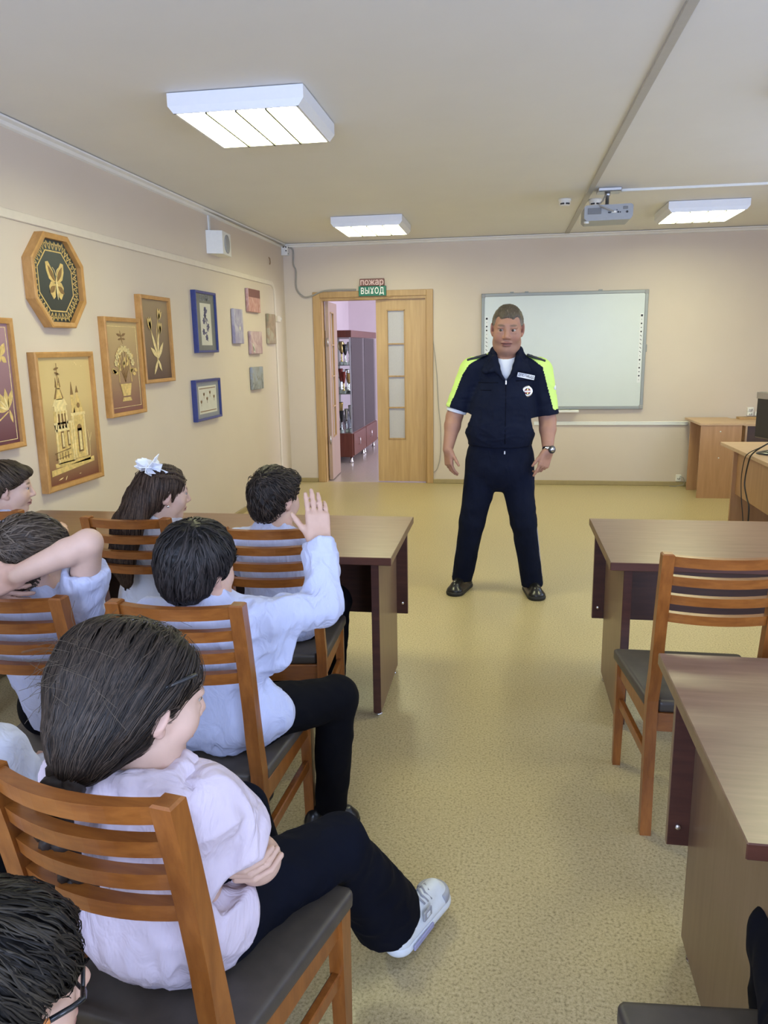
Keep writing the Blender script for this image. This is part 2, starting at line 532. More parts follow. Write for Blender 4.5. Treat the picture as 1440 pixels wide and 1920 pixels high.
# ------------------------------------------------------------------ doorway
fr = MB()
T = .085
fr.box(DX0 - T + .005, DX0 + .005, YB - .022, YB, 0, DZ + .062, c=.004)
fr.box(DX1 - .005, DX1 + T - .015, YB - .022, YB, 0, DZ + .062, c=.004)
fr.box(DX0 + .005, DX1 - .005, YB - .022, YB, DZ - .005, DZ + .062, c=.004)
fr.box(DX0 - .001, DX0 + .02, YB - .004, YB + TH, 0, DZ)          # jambs
fr.box(DX1 - .02, DX1 + .001, YB - .004, YB + TH, 0, DZ)
fr.box(DX0 + .02, DX1 - .02, YB - .004, YB + TH, DZ - .035, DZ + .001)
door_root = empty('door_1', (-1.5, YB, 0), kind='structure', label='light wooden double door in the far wall, left leaf open')
o = fr.build('door_frame', M['door_trim'], None)
o.parent = door_root; o.matrix_parent_inverse = Matrix.Translation((1.5, -YB, 0))
def door_leaf(name, w, mats_face, root_loc, rz, glass=True):
    lf = empty('leaf_pivot', (0, 0, 0))
    bpy.data.objects.remove(lf)
    mb = MB()
    z0, z1, t = .012, DZ - .038, .04
    gx0, gx1, gz0, gz1 = .125, .335, .515, 2.0
    # solid leaf around the glazed slot
    mb.box(0, gx0, 0, t, z0, z1).box(gx1, w, 0, t, z0, z1).box(gx0, gx1, 0, t, z0, gz0).box(gx0, gx1, 0, t, gz1, z1)
    lo = link_mesh(name, mb.mesh(name, mats_face))
    lo.parent = door_root
    lo.location = (root_loc[0] + 1.5, root_loc[1] - YB, 0)
    lo.rotation_euler = (0, 0, rz)
    zs = [gz0, .887, 1.249, 1.617, gz1]
    m2 = MB()
    m2.box(gx0, gx0 + .012, -.008, t + .008, gz0, gz1, c=.002).box(gx1 - .012, gx1, -.008, t + .008, gz0, gz1, c=.002)
    m2.box(gx0, gx1, -.008, t + .008, gz0, gz0 + .014, c=.002).box(gx0, gx1, -.008, t + .008, gz1 - .014, gz1, c=.002)
    for z in zs[1:-1]: m2.box(gx0, gx1, -.006, t + .006, z - .008, z + .008, c=.002)
    m2.build('glazing_bead', M['door_trim'], lo)
    for a, b in zip(zs[:-1], zs[1:]):
        MB().box(gx0 + .010, gx1 - .010, t / 2 - .003, t / 2 + .003, a + .007, b - .007).build('pane', M['frost'], lo)
    return lo
rl = door_leaf('door_leaf', .572, M['door'], (-1.487, YB + .035), 0)
ll = door_leaf('door_leaf', .60, M['door_inside'], (-2.062, YB + .10), math.radians(93))
hg = MB()
hg.tube([(-.575, .08, .45), (-.575, .08, .55)], .008).tube([(-.575, .08, 1.6), (-.575, .08, 1.7)], .008)
hg.build('hinge', M['steel'], door_root)

# ------------------------------------------------------------------ corridor beyond the door
CY0, CY1, CX0, CX1, CZ = YB + TH, 13.6, -2.75, 2.2, 2.9
struct('floor_corridor', MB().box(CX0 - .1, CX1 + .1, YB + .02, CY1 + .1, -.08, 0), M['corridor_floor'], label='grey shiny floor of the corridor beyond the door')
struct('ceiling_corridor', MB().box(CX0 - .1, CX1 + .1, CY0, CY1 + .1, CZ, CZ + .1), M['ceiling'], label='white corridor ceiling')
struct('wall_corridor_left', MB().box(CX0 - .1, CX0, CY0, CY1 + .1, 0, CZ), M['corridor_wall'], label='lilac corridor wall behind the trophy cabinet')
struct('wall_corridor_back', MB().box(CX0, CX1, CY1, CY1 + .1, 0, CZ), M['corridor_wall'], label='lilac wall at the far end of the corridor')
struct('wall_corridor_right', MB().box(CX1, CX1 + .1, CY0, CY1 + .1, 0, CZ), M['corridor_wall'], label='lilac corridor wall on the right')

# trophy cabinet
cx0, cx1, cy0, cy1 = -2.70, -2.075, 10.43, 12.45
cab = empty('trophy_cabinet', ((cx0 + cx1) / 2, (cy0 + cy1) / 2, 0), label='mahogany glass display cabinet full of trophies seen through the doorway', cat='cabinet')
co = Vector(cab.location)
def cbox(x0, x1, y0, y1, z0, z1, mb=None, c=0):
    mb = mb or MB()
    return mb.box(x0 - co.x, x1 - co.x, y0 - co.y, y1 - co.y, z0, z1, c=c)
cbox(cx0, cx1 - .02, cy0, cy1, .085, .415, c=.004).build('base_cupboard', M['cabinet'], cab)
cbox(cx0, cx1, cy0 - .015, cy1, 1.722, 1.815, c=.004).build('cornice', M['cabinet'], cab)
cbox(cx0, cx0 + .02, cy0 + .02, cy1, .415, 1.722).build('back_panel', M['cabinet_in'], cab)
for k, z in enumerate((.96, 1.35)):
    cbox(cx0 + .02, cx1 - .03, cy0 + .02, cy1 - .02, z - .006, z).build('shelf', M['cabinet_in'] if k == 0 else M['glass'], cab)
for y0_, y1_ in ((cy0 + .035, 11.42), (11.44, cy1)):
    cbox(cx1 - .02, cx1 - .014, y0_, y1_, .43, 1.715).build('pane', M['glass'], cab)
    d = cbox(cx1 - .02, cx1 - .004, y0_ + .01, y1_ - .01, .10, .405, c=.003).build('cupboard_door', M['cabinet'], cab)
    h = MB().tube([(cx1 - co.x - .004, y0_ - co.y + .35, .22), (cx1 - co.x + .02, y0_ - co.y + .35, .23), (cx1 - co.x + .02, y0_ - co.y + .35, .31), (cx1 - co.x - .004, y0_ - co.y + .35, .32)], .005)
    h.build('handle', M['chrome'], d)
cbox(cx0 + .02, cx1 - .03, cy0 + .012, cy0 + .018, .43, 1.715).build('pane', M['glass'], cab)
for x_, y_ in ((cx1 - .028, cy0 + .014), (cx1 - .028, 11.43)):
    cbox(x_ - .009, x_ + .009, y_ - .009, y_ + .009, .415, 1.722).build('post', M['steel'], cab)
for x_, y_ in ((cx1 - .05, cy0 + .05), (cx0 + .1, cy0 + .05), (cx1 - .05, 11.36), (cx1 - .05, 11.5), (cx1 - .05, 12.3)):
    MB().lathe([(.026, 0), (.026, .02), (.015, .04), (.015, .09)], (x_ - co.x, y_ - co.y, 0), n=14).build('foot', M['chrome'], cab)

def trophy(name, x, y, z, h, body, cupm, label, handles=True, base='marble', wide=1.0):
    t = empty(name, (x, y, z), random.uniform(0, 3), label=label, cat='trophy', group='trophies in the corridor cabinet')
    bw = .032 * wide
    MB().box(-bw, bw, -bw, bw, 0, h * .13, c=.003).build('base', M[base], t)
    MB().lathe([(.022 * wide, h * .13), (.026 * wide, h * .16), (.008, h * .22), (.013, h * .30), (.007, h * .36), (.014 * wide, h * .44), (.009, h * .5)], n=14).build('stem', M[body], t)
    r = .045 * wide
    MB().lathe([(.01, h * .48), (r * .55, h * .56), (r * .8, h * .72), (r, h * .96), (r * 1.05, h), (r * .9, h * .985), (r * .5, h * .7), (.002, h * .6)], n=16).build('cup', M[cupm], t)
    if handles:
        for s in (-1, 1):
            pts = []
            for k in range(9):
                a = PI * k / 8
                pts.append((s * (r * .78 + .032 * wide * math.sin(a)), 0, h * (.62 + .36 * k / 8)))
            MB().tube(pts, .005, 6).build('handle', M[body], t)
    return t
_rows = [  # shelf height, list of (x, y, h, body, cup, handles, base, wide, label)
 (1.351, [(-2.335, 10.51, .27, 'silver', 'trophy_blue', True, 'marble_dark', .72, 'silver trophy with blue bowl, leftmost on the top shelf'),
          (-2.265, 10.64, .32, 'gold', 'gold', True, 'marble', .72, 'tall gold trophy on the top shelf beside the blue one'),
          (-2.185, 10.51, .28, 'silver', 'marble_dark', True, 'marble', .85, 'dark bowl trophy with big silver handles on the top shelf'),
          (-2.165, 10.70, .31, 'silver', 'silver', True, 'marble', .60, 'silver trophy behind the dark bowl on the top shelf'),
          (-2.30, 10.82, .30, 'gold', 'gold', False, 'marble_dark', .9, 'gold trophy standing behind the blue one on the top shelf')]),
 (.961, [(-2.340, 10.50, .28, 'gold', 'gold', True, 'marble', .66, 'gold trophy leftmost on the middle shelf'),
         (-2.280, 10.62, .34, 'silver', 'trophy_red', True, 'marble', .70, 'red and silver trophy with curled handles on the middle shelf'),
         (-2.215, 10.50, .30, 'gold', 'trophy_red', False, 'marble', .78, 'gold and red trophy right of the red one on the middle shelf'),
         (-2.150, 10.54, .28, 'silver', 'gold', False, 'marble_dark', .80, 'gold bowl trophy at the right end of the middle shelf'),
         (-2.195, 10.66, .33, 'silver', 'silver', True, 'marble', .66, 'silver trophy between the red ones on the middle shelf'),
         (-2.31, 10.82, .32, 'silver', 'silver', True, 'marble', .9, 'silver trophy in the second rank of the middle shelf')]),
 (.416, [(-2.340, 10.50, .26, 'silver', 'silver', False, 'marble', .82, 'silver trophy at the left end of the cabinet floor'),
         (-2.290, 10.62, .42, 'silver', 'gold', False, 'marble_dark', .75, 'tall goblet trophy at the back of the cabinet floor'),
         (-2.255, 10.49, .31, 'silver', 'marble_dark', False, 'marble', .72, 'slender dark trophy on the cabinet floor'),
         (-2.205, 10.58, .33, 'silver', 'silver', True, 'marble', .62, 'slim silver trophy with handles on the cabinet floor'),
         (-2.142, 10.58, .38, 'silver', 'silver', False, 'marble', .78, 'tallest silver trophy on the cabinet floor')])]
for z, row in _rows:
    for x, y, h, b, c_, hd, ba, w, lab in row:
        trophy('trophy', x, y, z, h, b, c_, lab, hd, ba, w)
# a leafy bouquet wrapped in film at the right of the cabinet floor
bq = empty('bouquet', (-2.23, 10.84, .416), label='small wrapped bouquet on the cabinet floor right of the trophies', cat='bouquet')
mb = MB(); mb.lathe([(.03, 0), (.05, .08), (.11, .19), (.10, .2), (.02, .1)], n=12)
M['film'] = speckle_mat('bouquet_film', (.50, .48, .58), .3, 60, .25)
mb.build('wrapping', M['film'], bq)
M['flower_lilac'] = speckle_mat('flower_lilac', (.42, .36, .50), .3, 60, .6)
for k in range(9):
    a = k * 2.4; r = .028 * math.sqrt(k)
    MB().lathe([(.002, 0), (.022, .012), (.026, .03), (.012, .038)], (r * math.cos(a), r * math.sin(a), .17 + .02 * (k % 3)), n=8).build('flower', M['flower_lilac'], bq)

# ------------------------------------------------------------------ ceiling lights
def ceiling_light(x0, x1, y0, y1, label):
    x, y = (x0 + x1) / 2, (y0 + y1) / 2
    hx, hy = (x1 - x0) / 2, (y1 - y0) / 2
    t = empty('ceiling_light', (x, y, ZC), label=label, cat='ceiling light', group='square ceiling lights')
    d = .092
    b = MB()
    # tray with slanted flanks
    top = [(-hx, -hy), (hx, -hy), (hx, hy), (-hx, hy)]
    bi = .026
    zt, zk, zb = -.004, -.060, -d
    vs = [(a, b_, zt) for a, b_ in top] + [(a, b_, zk) for a, b_ in top] + [(a - math.copysign(bi, a), b_ - math.copysign(.004, b_), zb) for a, b_ in top]
    fs = [(0, 1, 2, 3)]
    for k in range(4):
        k2 = (k + 1) % 4
        fs += [(k, 4 + k, 4 + k2, k2), (4 + k, 8 + k, 8 + k2, 4 + k2)]
    b.add(vs, fs)
    b.box(-hx + bi, -hx + bi + .012, -hy + .005, hy - .005, -d - .001, -d + .03)
    b.box(hx - bi - .012, hx - bi, -hy + .005, hy - .005, -d - .001, -d + .03)
    b.box(-hx + bi, hx - bi, -hy + .005, -hy + .012, -d - .001, -d + .03)
    b.box(-hx + bi, hx - bi, hy - .012, hy - .005, -d - .001, -d + .03)
    b.build('tray', M['lamp_body'], t)
    n = 4
    u0, u1 = -hx + bi + .012, hx - bi - .012
    w = (u1 - u0) / n
    for k in range(n):
        MB().box(u0 + k * w + .003, u0 + (k + 1) * w - .003, -hy + .013, hy - .013, -d + .008, -d + .012).build('diffuser', M['glow'], t)
    for k in range(1, n):
        MB().box(u0 + k * w - .0045, u0 + k * w + .0045, -hy + .012, hy - .012, -d - .007, -d + .014).build('fin', M['lamp_fin'], t)
    for s in (-1, 1):
        MB().box(s * hx * .5 - .02, s * hx * .5 + .02, -.02, .02, -.02, .002).build('bracket', M['steel'], t)
    return t
ceiling_light(-1.575, -.925, 3.67, 4.32, 'large square ceiling light nearest above the left rows, four glowing strips')
ceiling_light(-1.60, -.945, 7.20, 7.85, 'square ceiling light in front of the door at the far left')
ceiling_light(1.335, 1.99, 7.16, 7.81, 'square ceiling light right of the projector')
ceiling_light(1.325, 1.98, 3.70, 4.35, 'ceiling light whose corner shows at the right edge of the photo')

# ------------------------------------------------------------------ projector and smoke detectors
pr = empty('projector', (.75, 6.48, ZC), label='grey ceiling projector hanging from a metal mount, ports towards the room', cat='projector')
MB().box(-.075, .10, -.06, .09, -.03, -.002, c=.005).build('ceiling_plate', M['steel'], pr)
MB().lathe([(.022, -.03), (.022, -.055), (.014, -.06), (.014, -.13)], n=14).build('mount_arm', M['steel'], pr)
MB().box(-.045, .075, -.05, .06, -.142, -.125, c=.004).build('mount_bracket', M['grey_dark'], pr)
bm = MB()
prof = [(-.18, -.15), (-.165, -.139), (.165, -.137), (.18, -.15), (.178, -.225), (.16, -.249), (-.16, -.252), (-.18, -.232)]
bm.prism(prof, None, (0, -.13, 0), (1, 0, 0), (0, 0, 1), (0, 1, 0), .28)
body = bm.build('body', M['grey_plastic'], pr)
MB().box(-.155, -.055, -.134, -.128, -.205, -.16, c=.002).build('lamp_cover', M['grey_dark'], body)
MB().box(.105, .14, -.134, -.128, -.175, -.155, c=.002).build('vent', M['grey_dark'], body)
for x_, z_, r_ in ((.07, -.195, .007), (.085, -.196, .005), (.06, -.18, .004), (.135, -.195, .009), (.0, -.196, .006), (.01, -.197, .006)):
    MB().disc((x_, -.1295, z_), (0, -1, 0), r_, .004, 10).build('port', M['black'], body)
MB().box(.022, .056, -.14, -.128, -.20, -.185, c=.002).build('plug', M['white_plastic'], body)
MB().tube([(-.01, -.03, -.04), (-.04, -.07, -.10), (-.075, -.10, -.135), (-.06, -.15, -.155), (-.01, -.155, -.175), (.035, -.145, -.19)], .006, 8).build('cable', M['cable_grey'], pr)
MB().lathe([(.02, 0), (.02, .015)], (-.16, -.1, -.266), n=10).build('foot', M['white_plastic'], pr)
for x_, y_, lab in ((.455, 6.86, 'white round smoke detector on the ceiling left of the cable strip'), (.705, 6.93, 'white round smoke detector on the ceiling behind the projector mount')):
    sd = empty('smoke_detector', (x_, y_, ZC), label=lab, cat='smoke detector', group='ceiling smoke detectors')
    MB().lathe([(.052, .0), (.052, -.018), (.046, -.024), (.046, -.034), (.042, -.05), (.03, -.056)][::-1], n=22).build('housing', M['white_plastic'], sd)
    for a in (-.5, .5):
        MB().obox((.045 * math.sin(a), -.045 * math.cos(a), -.040), (math.cos(a), math.sin(a), 0), (-math.sin(a), math.cos(a), 0), (0, 0, 1), .016, .004, .006).build('vent', M['ink'], sd)

# ================================================================== furniture
def bevel_poly(poly, z0, z1, r, seg=3, taper=0.0):
    """rounded slab from a 2-D outline"""
    bm = bmesh.new()
    lo = [bm.verts.new((x, y, z0)) for x, y in poly]
    hi = [bm.verts.new((x, y, z1)) for x, y in poly]
    n = len(poly)
    bm.faces.new(lo[::-1]); bm.faces.new(hi)
    for i in range(n): bm.faces.new((lo[i], lo[(i + 1) % n], hi[(i + 1) % n], hi[i]))
    bmesh.ops.bevel(bm, geom=list(bm.edges), offset=r, segments=seg, affect='EDGES', profile=.6)
    me = bpy.data.meshes.new('slab')
    for f in bm.faces: f.smooth = True
    bm.to_mesh(me); bm.free()
    return me

def post_y(z):        # rear posts lean back above the seat
    if z < .44: return -.012 + .020 * z / .44
    k = (z - .44) / .53
    return .008 - .085 * k * (.55 + .45 * k)

def make_chair():
    t = empty('chair', (0, 0, 0))
    for s in (-1, 1):
        mb = MB()
        zs = [0, .2, .40, .47, .56, .66, .76, .86, .97]
        hw = .0175
        vs = []
        for z in zs:
            y = post_y(z)
            d0, d1 = (.018, .018) if z < .35 else (.024, .02)
            if z > .6: d0, d1 = .022, .016
            x = s * (.163 - (.004 if z > .5 else 0))
            vs += [(x - hw, y - d0, z), (x + hw, y - d0, z), (x + hw, y + d1, z), (x - hw, y + d1, z)]
        fs = [(3, 2, 1, 0)]
        for i in range(len(zs) - 1):
            for k in range(4):
                k2 = (k + 1) % 4
                fs.append((i * 4 + k, i * 4 + k2, i * 4 + 4 + k2, i * 4 + 4 + k))
        e = (len(zs) - 1) * 4
        # bevelled top
        x = s * .159; y = post_y(.974)
        vs += [(x - hw + .004, y - .018, .974), (x + hw - .004, y - .018, .974), (x + hw - .004, y + .012, .974), (x - hw + .004, y + .012, .974)]
        for k in range(4):
            k2 = (k + 1) % 4
            fs.append((e + k, e + k2, e + 4 + k2, e + 4 + k))
        fs.append((e + 4, e + 5, e + 6, e + 7))
        mb.add(vs, fs)
        mb.build('rear_leg', M['chair'], t)
        # tapered front leg
        m2 = MB(); x = s * .197
        vs = []
        for z, a, b0, b1 in ((0, .014, .012, .016), (.30, .0165, .026, .018), (.425, .0175, .030, .018)):
            vs += [(x - a, .415 - b0, z), (x + a, .415 - b0, z), (x + a, .415 + b1, z), (x - a, .415 + b1, z)]
        fs = [(3, 2, 1, 0), (8, 9, 10, 11)]
        for i in range(2):
            for k in range(4):
                k2 = (k + 1) % 4
                fs.append((i * 4 + k, i * 4 + k2, i * 4 + 4 + k2, i * 4 + 4 + k))
        m2.add(vs, fs); m2.build('front_leg', M['chair'], t)
        # side rail and side stretcher
        a = Vector((s * .165, .018, 0)); b = Vector((s * .195, .40, 0)); d = (b - a).normalized(); pz = Vector((0, 0, 1))
        MB().obox((a + b) / 2 + Vector((0, 0, .398)), d, pz.cross(d), pz, (b - a).length / 2, .011, .030, c=.003).build('side_rail', M['chair'], t)
        MB().obox((a + b) / 2 + Vector((0, 0, .265)), d, pz.cross(d), pz, (b - a).length / 2, .010, .017, c=.003).build('stretcher', M['chair'], t)
    MB().box(-.185, .185, .405, .425, .362, .425, c=.003).build('front_rail', M['slat'], t)
    MB().box(-.152, .152, -.008, .014, .362, .425, c=.003).build('rear_rail', M['slat'], t)
    for zc, hh in ((.950, .0165), (.887, .0150), (.825, .0150), (.764, .0155)):
        mb = MB(); n = 12; vs = []; fs = []
        for i in range(n + 1):
            u = i / n * 2 - 1
            x = .148 * u
            yo = -.030 * (1 - u * u)
            th = .0125
            for z in (zc - hh, zc + hh):
                for q in (-th, th):
                    y = post_y(z) + yo + q
                    vs.append((x, y, z))
        for i in range(n):
            a = i * 4; b = a + 4
            fs += [(a, b, b + 2, a + 2), (a + 1, a + 3, b + 3, b + 1), (a + 2, b + 2, b + 3, a + 3), (a, a + 1, b + 1, b)]
        fs += [(0, 2, 3, 1), (n * 4, n * 4 + 1, n * 4 + 3, n * 4 + 2)]
        mb.add(vs, fs, smooth=False)
        mb.build('back_slat', M['slat'], t)
    me = bevel_poly([(-.140, -.002), (.140, -.002), (.148, .030), (.178, .034), (.226, .425), (.214, .438), (-.214, .438), (-.226, .425), (-.178, .034), (-.148, .030)], .424, .463, .012)
    me.materials.append(M['seat'])
    link_mesh('seat', me, t)
    return t

chair0 = make_chair()
CHAIRS = [
 (.640, 2.362, 0, 'empty wooden chair between the two right-hand desks'),
 (-.800, 1.778, 1.5, 'slatted chair carrying the boy who raises his hand'),
 (-1.275, 1.785, 0, 'slatted chair carrying the boy with his arm behind his head'),
 (-.595, .997, -10, 'large slatted chair nearest the viewer, carrying the girl with the braid'),
 (-.822, 2.585, 8, 'slatted chair at the front desk carrying the boy with cropped dark hair'),
 (-1.400, 2.695, -1, 'slatted chair at the front desk carrying the girl with the white bow'),
 (-2.065, 2.785, 0, 'slatted chair at the left edge, carrying the boy in profile at the front desk'),
 (-1.13, 1.02, -4, 'chair under the child in white at the left edge, third row'),
 (-.64, .22, -4, 'chair under the child with glasses at the bottom left'),
 (.462, .752, 4, 'chair with dark seat at the bottom right corner by the near desk'),
]
for i, (x, y, a, lab) in enumerate(CHAIRS):
    c = chair0 if i == 0 else copy_tree(chair0)
    c.location = (x, y, 0); c.rotation_euler = (0, 0, math.radians(a))
    tag(c, lab, 'chair', 'wooden slat-back chairs')

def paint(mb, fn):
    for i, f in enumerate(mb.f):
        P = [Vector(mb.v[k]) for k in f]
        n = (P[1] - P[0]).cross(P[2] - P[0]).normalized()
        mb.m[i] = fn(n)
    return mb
DZT = .73
def desk(x0, x1, y0, y1, label, rz=0, ends=(1, 1)):
    root = empty('desk', ((x0 + x1) / 2, (y0 + y1) / 2, 0), rz, label=label, cat='desk', group='brown classroom desks')
    hx, hy = (x1 - x0) / 2, (y1 - y0) / 2
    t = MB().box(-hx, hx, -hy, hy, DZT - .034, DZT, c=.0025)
    paint(t, lambda n: 1 if n.y < -.7 or n.y > .7 else (2 if abs(n.x) > .6 else 0))  # side ends lighter: the light they reflect is put into the material
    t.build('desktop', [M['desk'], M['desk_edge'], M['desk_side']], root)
    for s, on in zip((-1, 1), ends):
        xo = s * (hx - .058)
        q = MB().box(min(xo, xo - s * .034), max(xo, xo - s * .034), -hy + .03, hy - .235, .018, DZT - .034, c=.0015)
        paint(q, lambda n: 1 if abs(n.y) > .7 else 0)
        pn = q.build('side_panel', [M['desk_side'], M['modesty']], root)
        for yy in (-hy + .06, hy - .30):
            MB().lathe([(.018, 0), (.018, .008), (.007, .010), (.007, .02)], (xo - s * .017, yy, 0), n=12).build('foot', M['chrome'], pn)
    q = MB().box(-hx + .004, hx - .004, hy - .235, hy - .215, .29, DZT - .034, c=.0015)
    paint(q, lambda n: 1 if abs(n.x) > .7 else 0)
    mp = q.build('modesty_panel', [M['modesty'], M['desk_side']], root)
    for s in (-1, 1):
        MB().lathe([(.008, 0), (.008, .004), (.004, .006)], (s * (hx - .030), hy - .235, .345), (0, -1, 0), 12).build('bolt', M['chrome'], mp)
    return root
desk(-2.535, -.455, 3.008, 3.80, 'long brown desk in front of the left-hand rows')
desk(.423, 1.86, 3.030, 3.835, 'brown desk on the right, farther of the two')
desk(.431, 1.87, 1.248, 2.10, 'brown desk on the right, nearest the viewer', rz=math.radians(-.6))

# teacher's desk with monitor at the right edge
td = empty('teacher_desk', (2.3, 6.0, 0), label='light beech desk with monitor at the right edge', cat='desk')
MB().box(-.49, .55, -.75, .84, .722, .75, c=.002).build('desktop', M['beech_top'], td)
MB().box(-.37, -.35, -.72, .74, .32, .722, c=.0015).build('modesty_panel', M['beech'], td)
for y_ in (-.68, .76):
    MB().box(-.40, .50, y_ - .012, y_ + .012, .0, .722, c=.0015).build('side_panel', M['beech'], td)
mon = empty('monitor', (2.0, 6.09, .75), math.radians(-74), label='black computer monitor on the beech desk at the right edge', cat='monitor')
MB().lathe([(.125, 0), (.125, .006), (.09, .018), (.035, .03), (.024, .08)], n=32).build('base', M['black'], mon)
MB().box(-.02, .02, -.012, .012, .06, .16, c=.004).build('neck', M['black'], mon)
MB().box(-.24, .24, -.02, .02, .10, .45, c=.008).build('screen_case', M['black'], mon)
MB().box(-.24, .24, -.026, -.0205, .40, .45, c=.002).build('bezel', M['steel'], mon)
MB().box(-.225, .225, .0205, .023, .125, .43).build('screen', M['grey_dark'], mon)
for pts, r, lab in (([(1.98, 5.92, .90), (1.86, 5.95, .82), (1.80, 6.03, .762), (1.795, 6.10, .70), (1.793, 6.13, .56), (1.80, 6.11, .40), (1.82, 6.09, .22), (1.83, 6.10, .02)], .0035, 'thin black cable hanging over the front of the beech desk'),
                    ([(1.98, 5.84, .92), (1.86, 5.85, .85), (1.80, 5.93, .775), (1.793, 5.99, .70), (1.79, 6.03, .54), (1.79, 5.95, .44), (1.79, 5.88, .38), (1.80, 5.90, .22), (1.82, 5.92, .02)], .0055, 'thick black cable hanging beside the thin one at the beech desk')):
    P = [Vector(p_) for p_ in pts]; Q = []
    for i in range(len(P) - 1):
        a = P[max(i - 1, 0)]; b = P[i]; c = P[i + 1]; d = P[min(i + 2, len(P) - 1)]
        for k in range(6):
            u = k / 6
            Q.append(.5 * ((2 * b) + (c - a) * u + (2 * a - 5 * b + 4 * c - d) * u * u + (3 * b - a - 3 * c + d) * u ** 3))
    Q.append(P[-1])
    o = MB().tube(Q, r, 8).build('cable', M['cable_black'])
    tag(o, lab, 'cable', 'monitor cables')

# small stand and side cupboard against the far wall
st = empty('side_stand', (2.16, 8.52, 0), label='small beech stand against the far wall right of the whiteboard', cat='stand')
MB().box(-.205, .235, -.335, .335, .752, .774, c=.0015).build('top', M['beech_top'], st)
p_ = MB().box(-.19, .205, -.33, -.312, .0, .752, c=.0015).build('front_panel', M['beech'], st)
for z_ in (.42, .69):
    MB().lathe([(.007, 0), (.007, .002)], (.0, -.33, z_), (0, -1, 0), 10).build('screw_cap', M['white_plastic'], p_)
MB().box(-.19, .205, .13, .148, .0, .752, c=.0015).build('rear_panel', M['beech'], st)
sb = empty('side_cupboard', (2.85, 8.58, 0), label='low cupboard with dark front right of the beech stand', cat='cupboard')
MB().box(-.44, .45, -.30, .31, .735, .757, c=.0015).build('top', M['beech_top'], sb)
MB().box(-.425, -.405, -.295, .30, .0, .735, c=.0015).build('side_panel', M['beech_top'], sb)
MB().box(-.405, .44, -.275, -.255, .03, .735, c=.0015).build('door', M['dark_panel'], sb)
MB().box(-.405, .44, -.25, .30, .0, .70).build('body', M['dark_panel'], sb)
bs_ = empty('shelf_board', (2.86, YB - .06, .757), label='thin wooden board lying on the cupboard below the sockets', cat='board')
MB().box(-.36, .42, -.055, .055, 0, .022, c=.002).build('board', M['door_trim'], bs_)

# ------------------------------------------------------------------ far wall fittings
def socket_(x0, x1, z0, z1, label, wall='b'):
    r = empty('wall_socket', ((x0 + x1) / 2, YB, (z0 + z1) / 2), label=label, cat='socket', group='white wall sockets')
    hx, hz = (x1 - x0) / 2, (z1 - z0) / 2
    f = MB().box(-hx, hx, -.03, 0, -hz, hz, c=.004).build('housing', M['white_plastic'], r)
    MB().lathe([(hx * .66, 0), (hx * .66, .002)], (0, -.03, -hz * .05), (0, -1, 0), 16).build('face', M['duct'], f)
    for s in (-1, 1): MB().lathe([(.004, 0), (.004, .003)], (s * .009, -.031, -hz * .05), (0, -1, 0), 8).build('hole', M['ink'], f)
    return r
socket_(2.603, 2.668, .786, .832, 'white wall socket above the cupboard, left of the pair')
socket_(2.603, 2.668, .833, .878, 'white wall switch box on top of the left socket')
socket_(2.682, 2.736, .786, .830, 'white wall socket above the cupboard, right of the pair')
lo_ = socket_(1.905, 1.962, .055, .13, 'white low wall socket with cable beside the beech stand')
MB().tube([(.01, -.035, .02), (.045, -.045, .01), (.06, -.05, -.03), (.05, -.06, -.07), (-.04, -.05, -.09), (-.10, -.05, -.085)], .004, 6).build('cable', M['cable_grey'], lo_)

wbx0, wbx1, wbz0, wbz1 = -.282, 1.502, .865, 2.143
wb_ = empty('whiteboard', ((wbx0 + wbx1) / 2, YB, wbz0), label='large white interactive board with grey frame on the far wall', cat='whiteboard')
ox, oz = (wbx0 + wbx1) / 2, wbz0
hx, H_ = (wbx1 - wbx0) / 2, wbz1 - wbz0
MB().box(-hx + .02, hx - .02, -.036, -.004, .02, H_ - .02).build('surface', M['board'], wb_)
f = MB()
f.box(-hx, hx, -.044, -.002, 0, .034, c=.004).box(-hx, hx, -.044, -.002, H_ - .034, H_, c=.004)
f.box(-hx, -hx + .034, -.044, -.002, .03, H_ - .03, c=.004).box(hx - .034, hx, -.044, -.002, .03, H_ - .03, c=.004)
f.build('frame', M['board_frame'], wb_)
for sx in (-1, 1):
    for zz in (0, H_ - .045):
        MB().box(sx * hx - .022 - sx * .020, sx * hx + .022 - sx * .020, -.048, 0, zz, zz + .045, c=.005).build('corner_cap', M['board_corner'], wb_)
for xc in (.0, .16, .95):
    MB().box(-.56 + xc - .02, -.56 + xc + .02, -.03, -.005, H_ - .001, H_ + .014, c=.002).build('wall_clip', M['board_frame'], wb_)
MB().box(hx - .002, hx + .012, -.03, -.01, .62, .70, c=.003).build('pen_clip', M['board_frame'], wb_)
MB().box(-.30, .20, -.10, -.004, -.030, -.004, c=.003).build('pen_tray', M['plaster'], wb_)
random.seed(3)
for sx, xc in ((-1, -.222), (1, 1.443)):
    s_ = MB().box(xc - ox - .018, xc - ox + .018, -.0372, -.036, 1.155 - oz, 1.895 - oz).build('icon_strip', M['icon_strip'], wb_)
    z = 1.875
    MB().box(xc - ox - .011, xc - ox + .011, -.0382, -.0372, z - oz - .012, z - oz + .010).build('icon', M['ink'], s_)
    for k in range(16):
        z -= .043
        w_ = random.choice((.004, .006, .009))
        if k in (4, 5, 6, 7, 8):
            MB().obox((xc - ox, -.0377, z - oz), (1, 0, -.8), (0, 1, 0), (.8, 0, 1), .012, .0005, .003).build('icon', M['ink'], s_)
        else:
            MB().lathe([(w_, 0), (w_, .001)], (xc - ox, -.0372, z - oz), (0, -1, 0), 8).build('icon', M['ink'], s_)

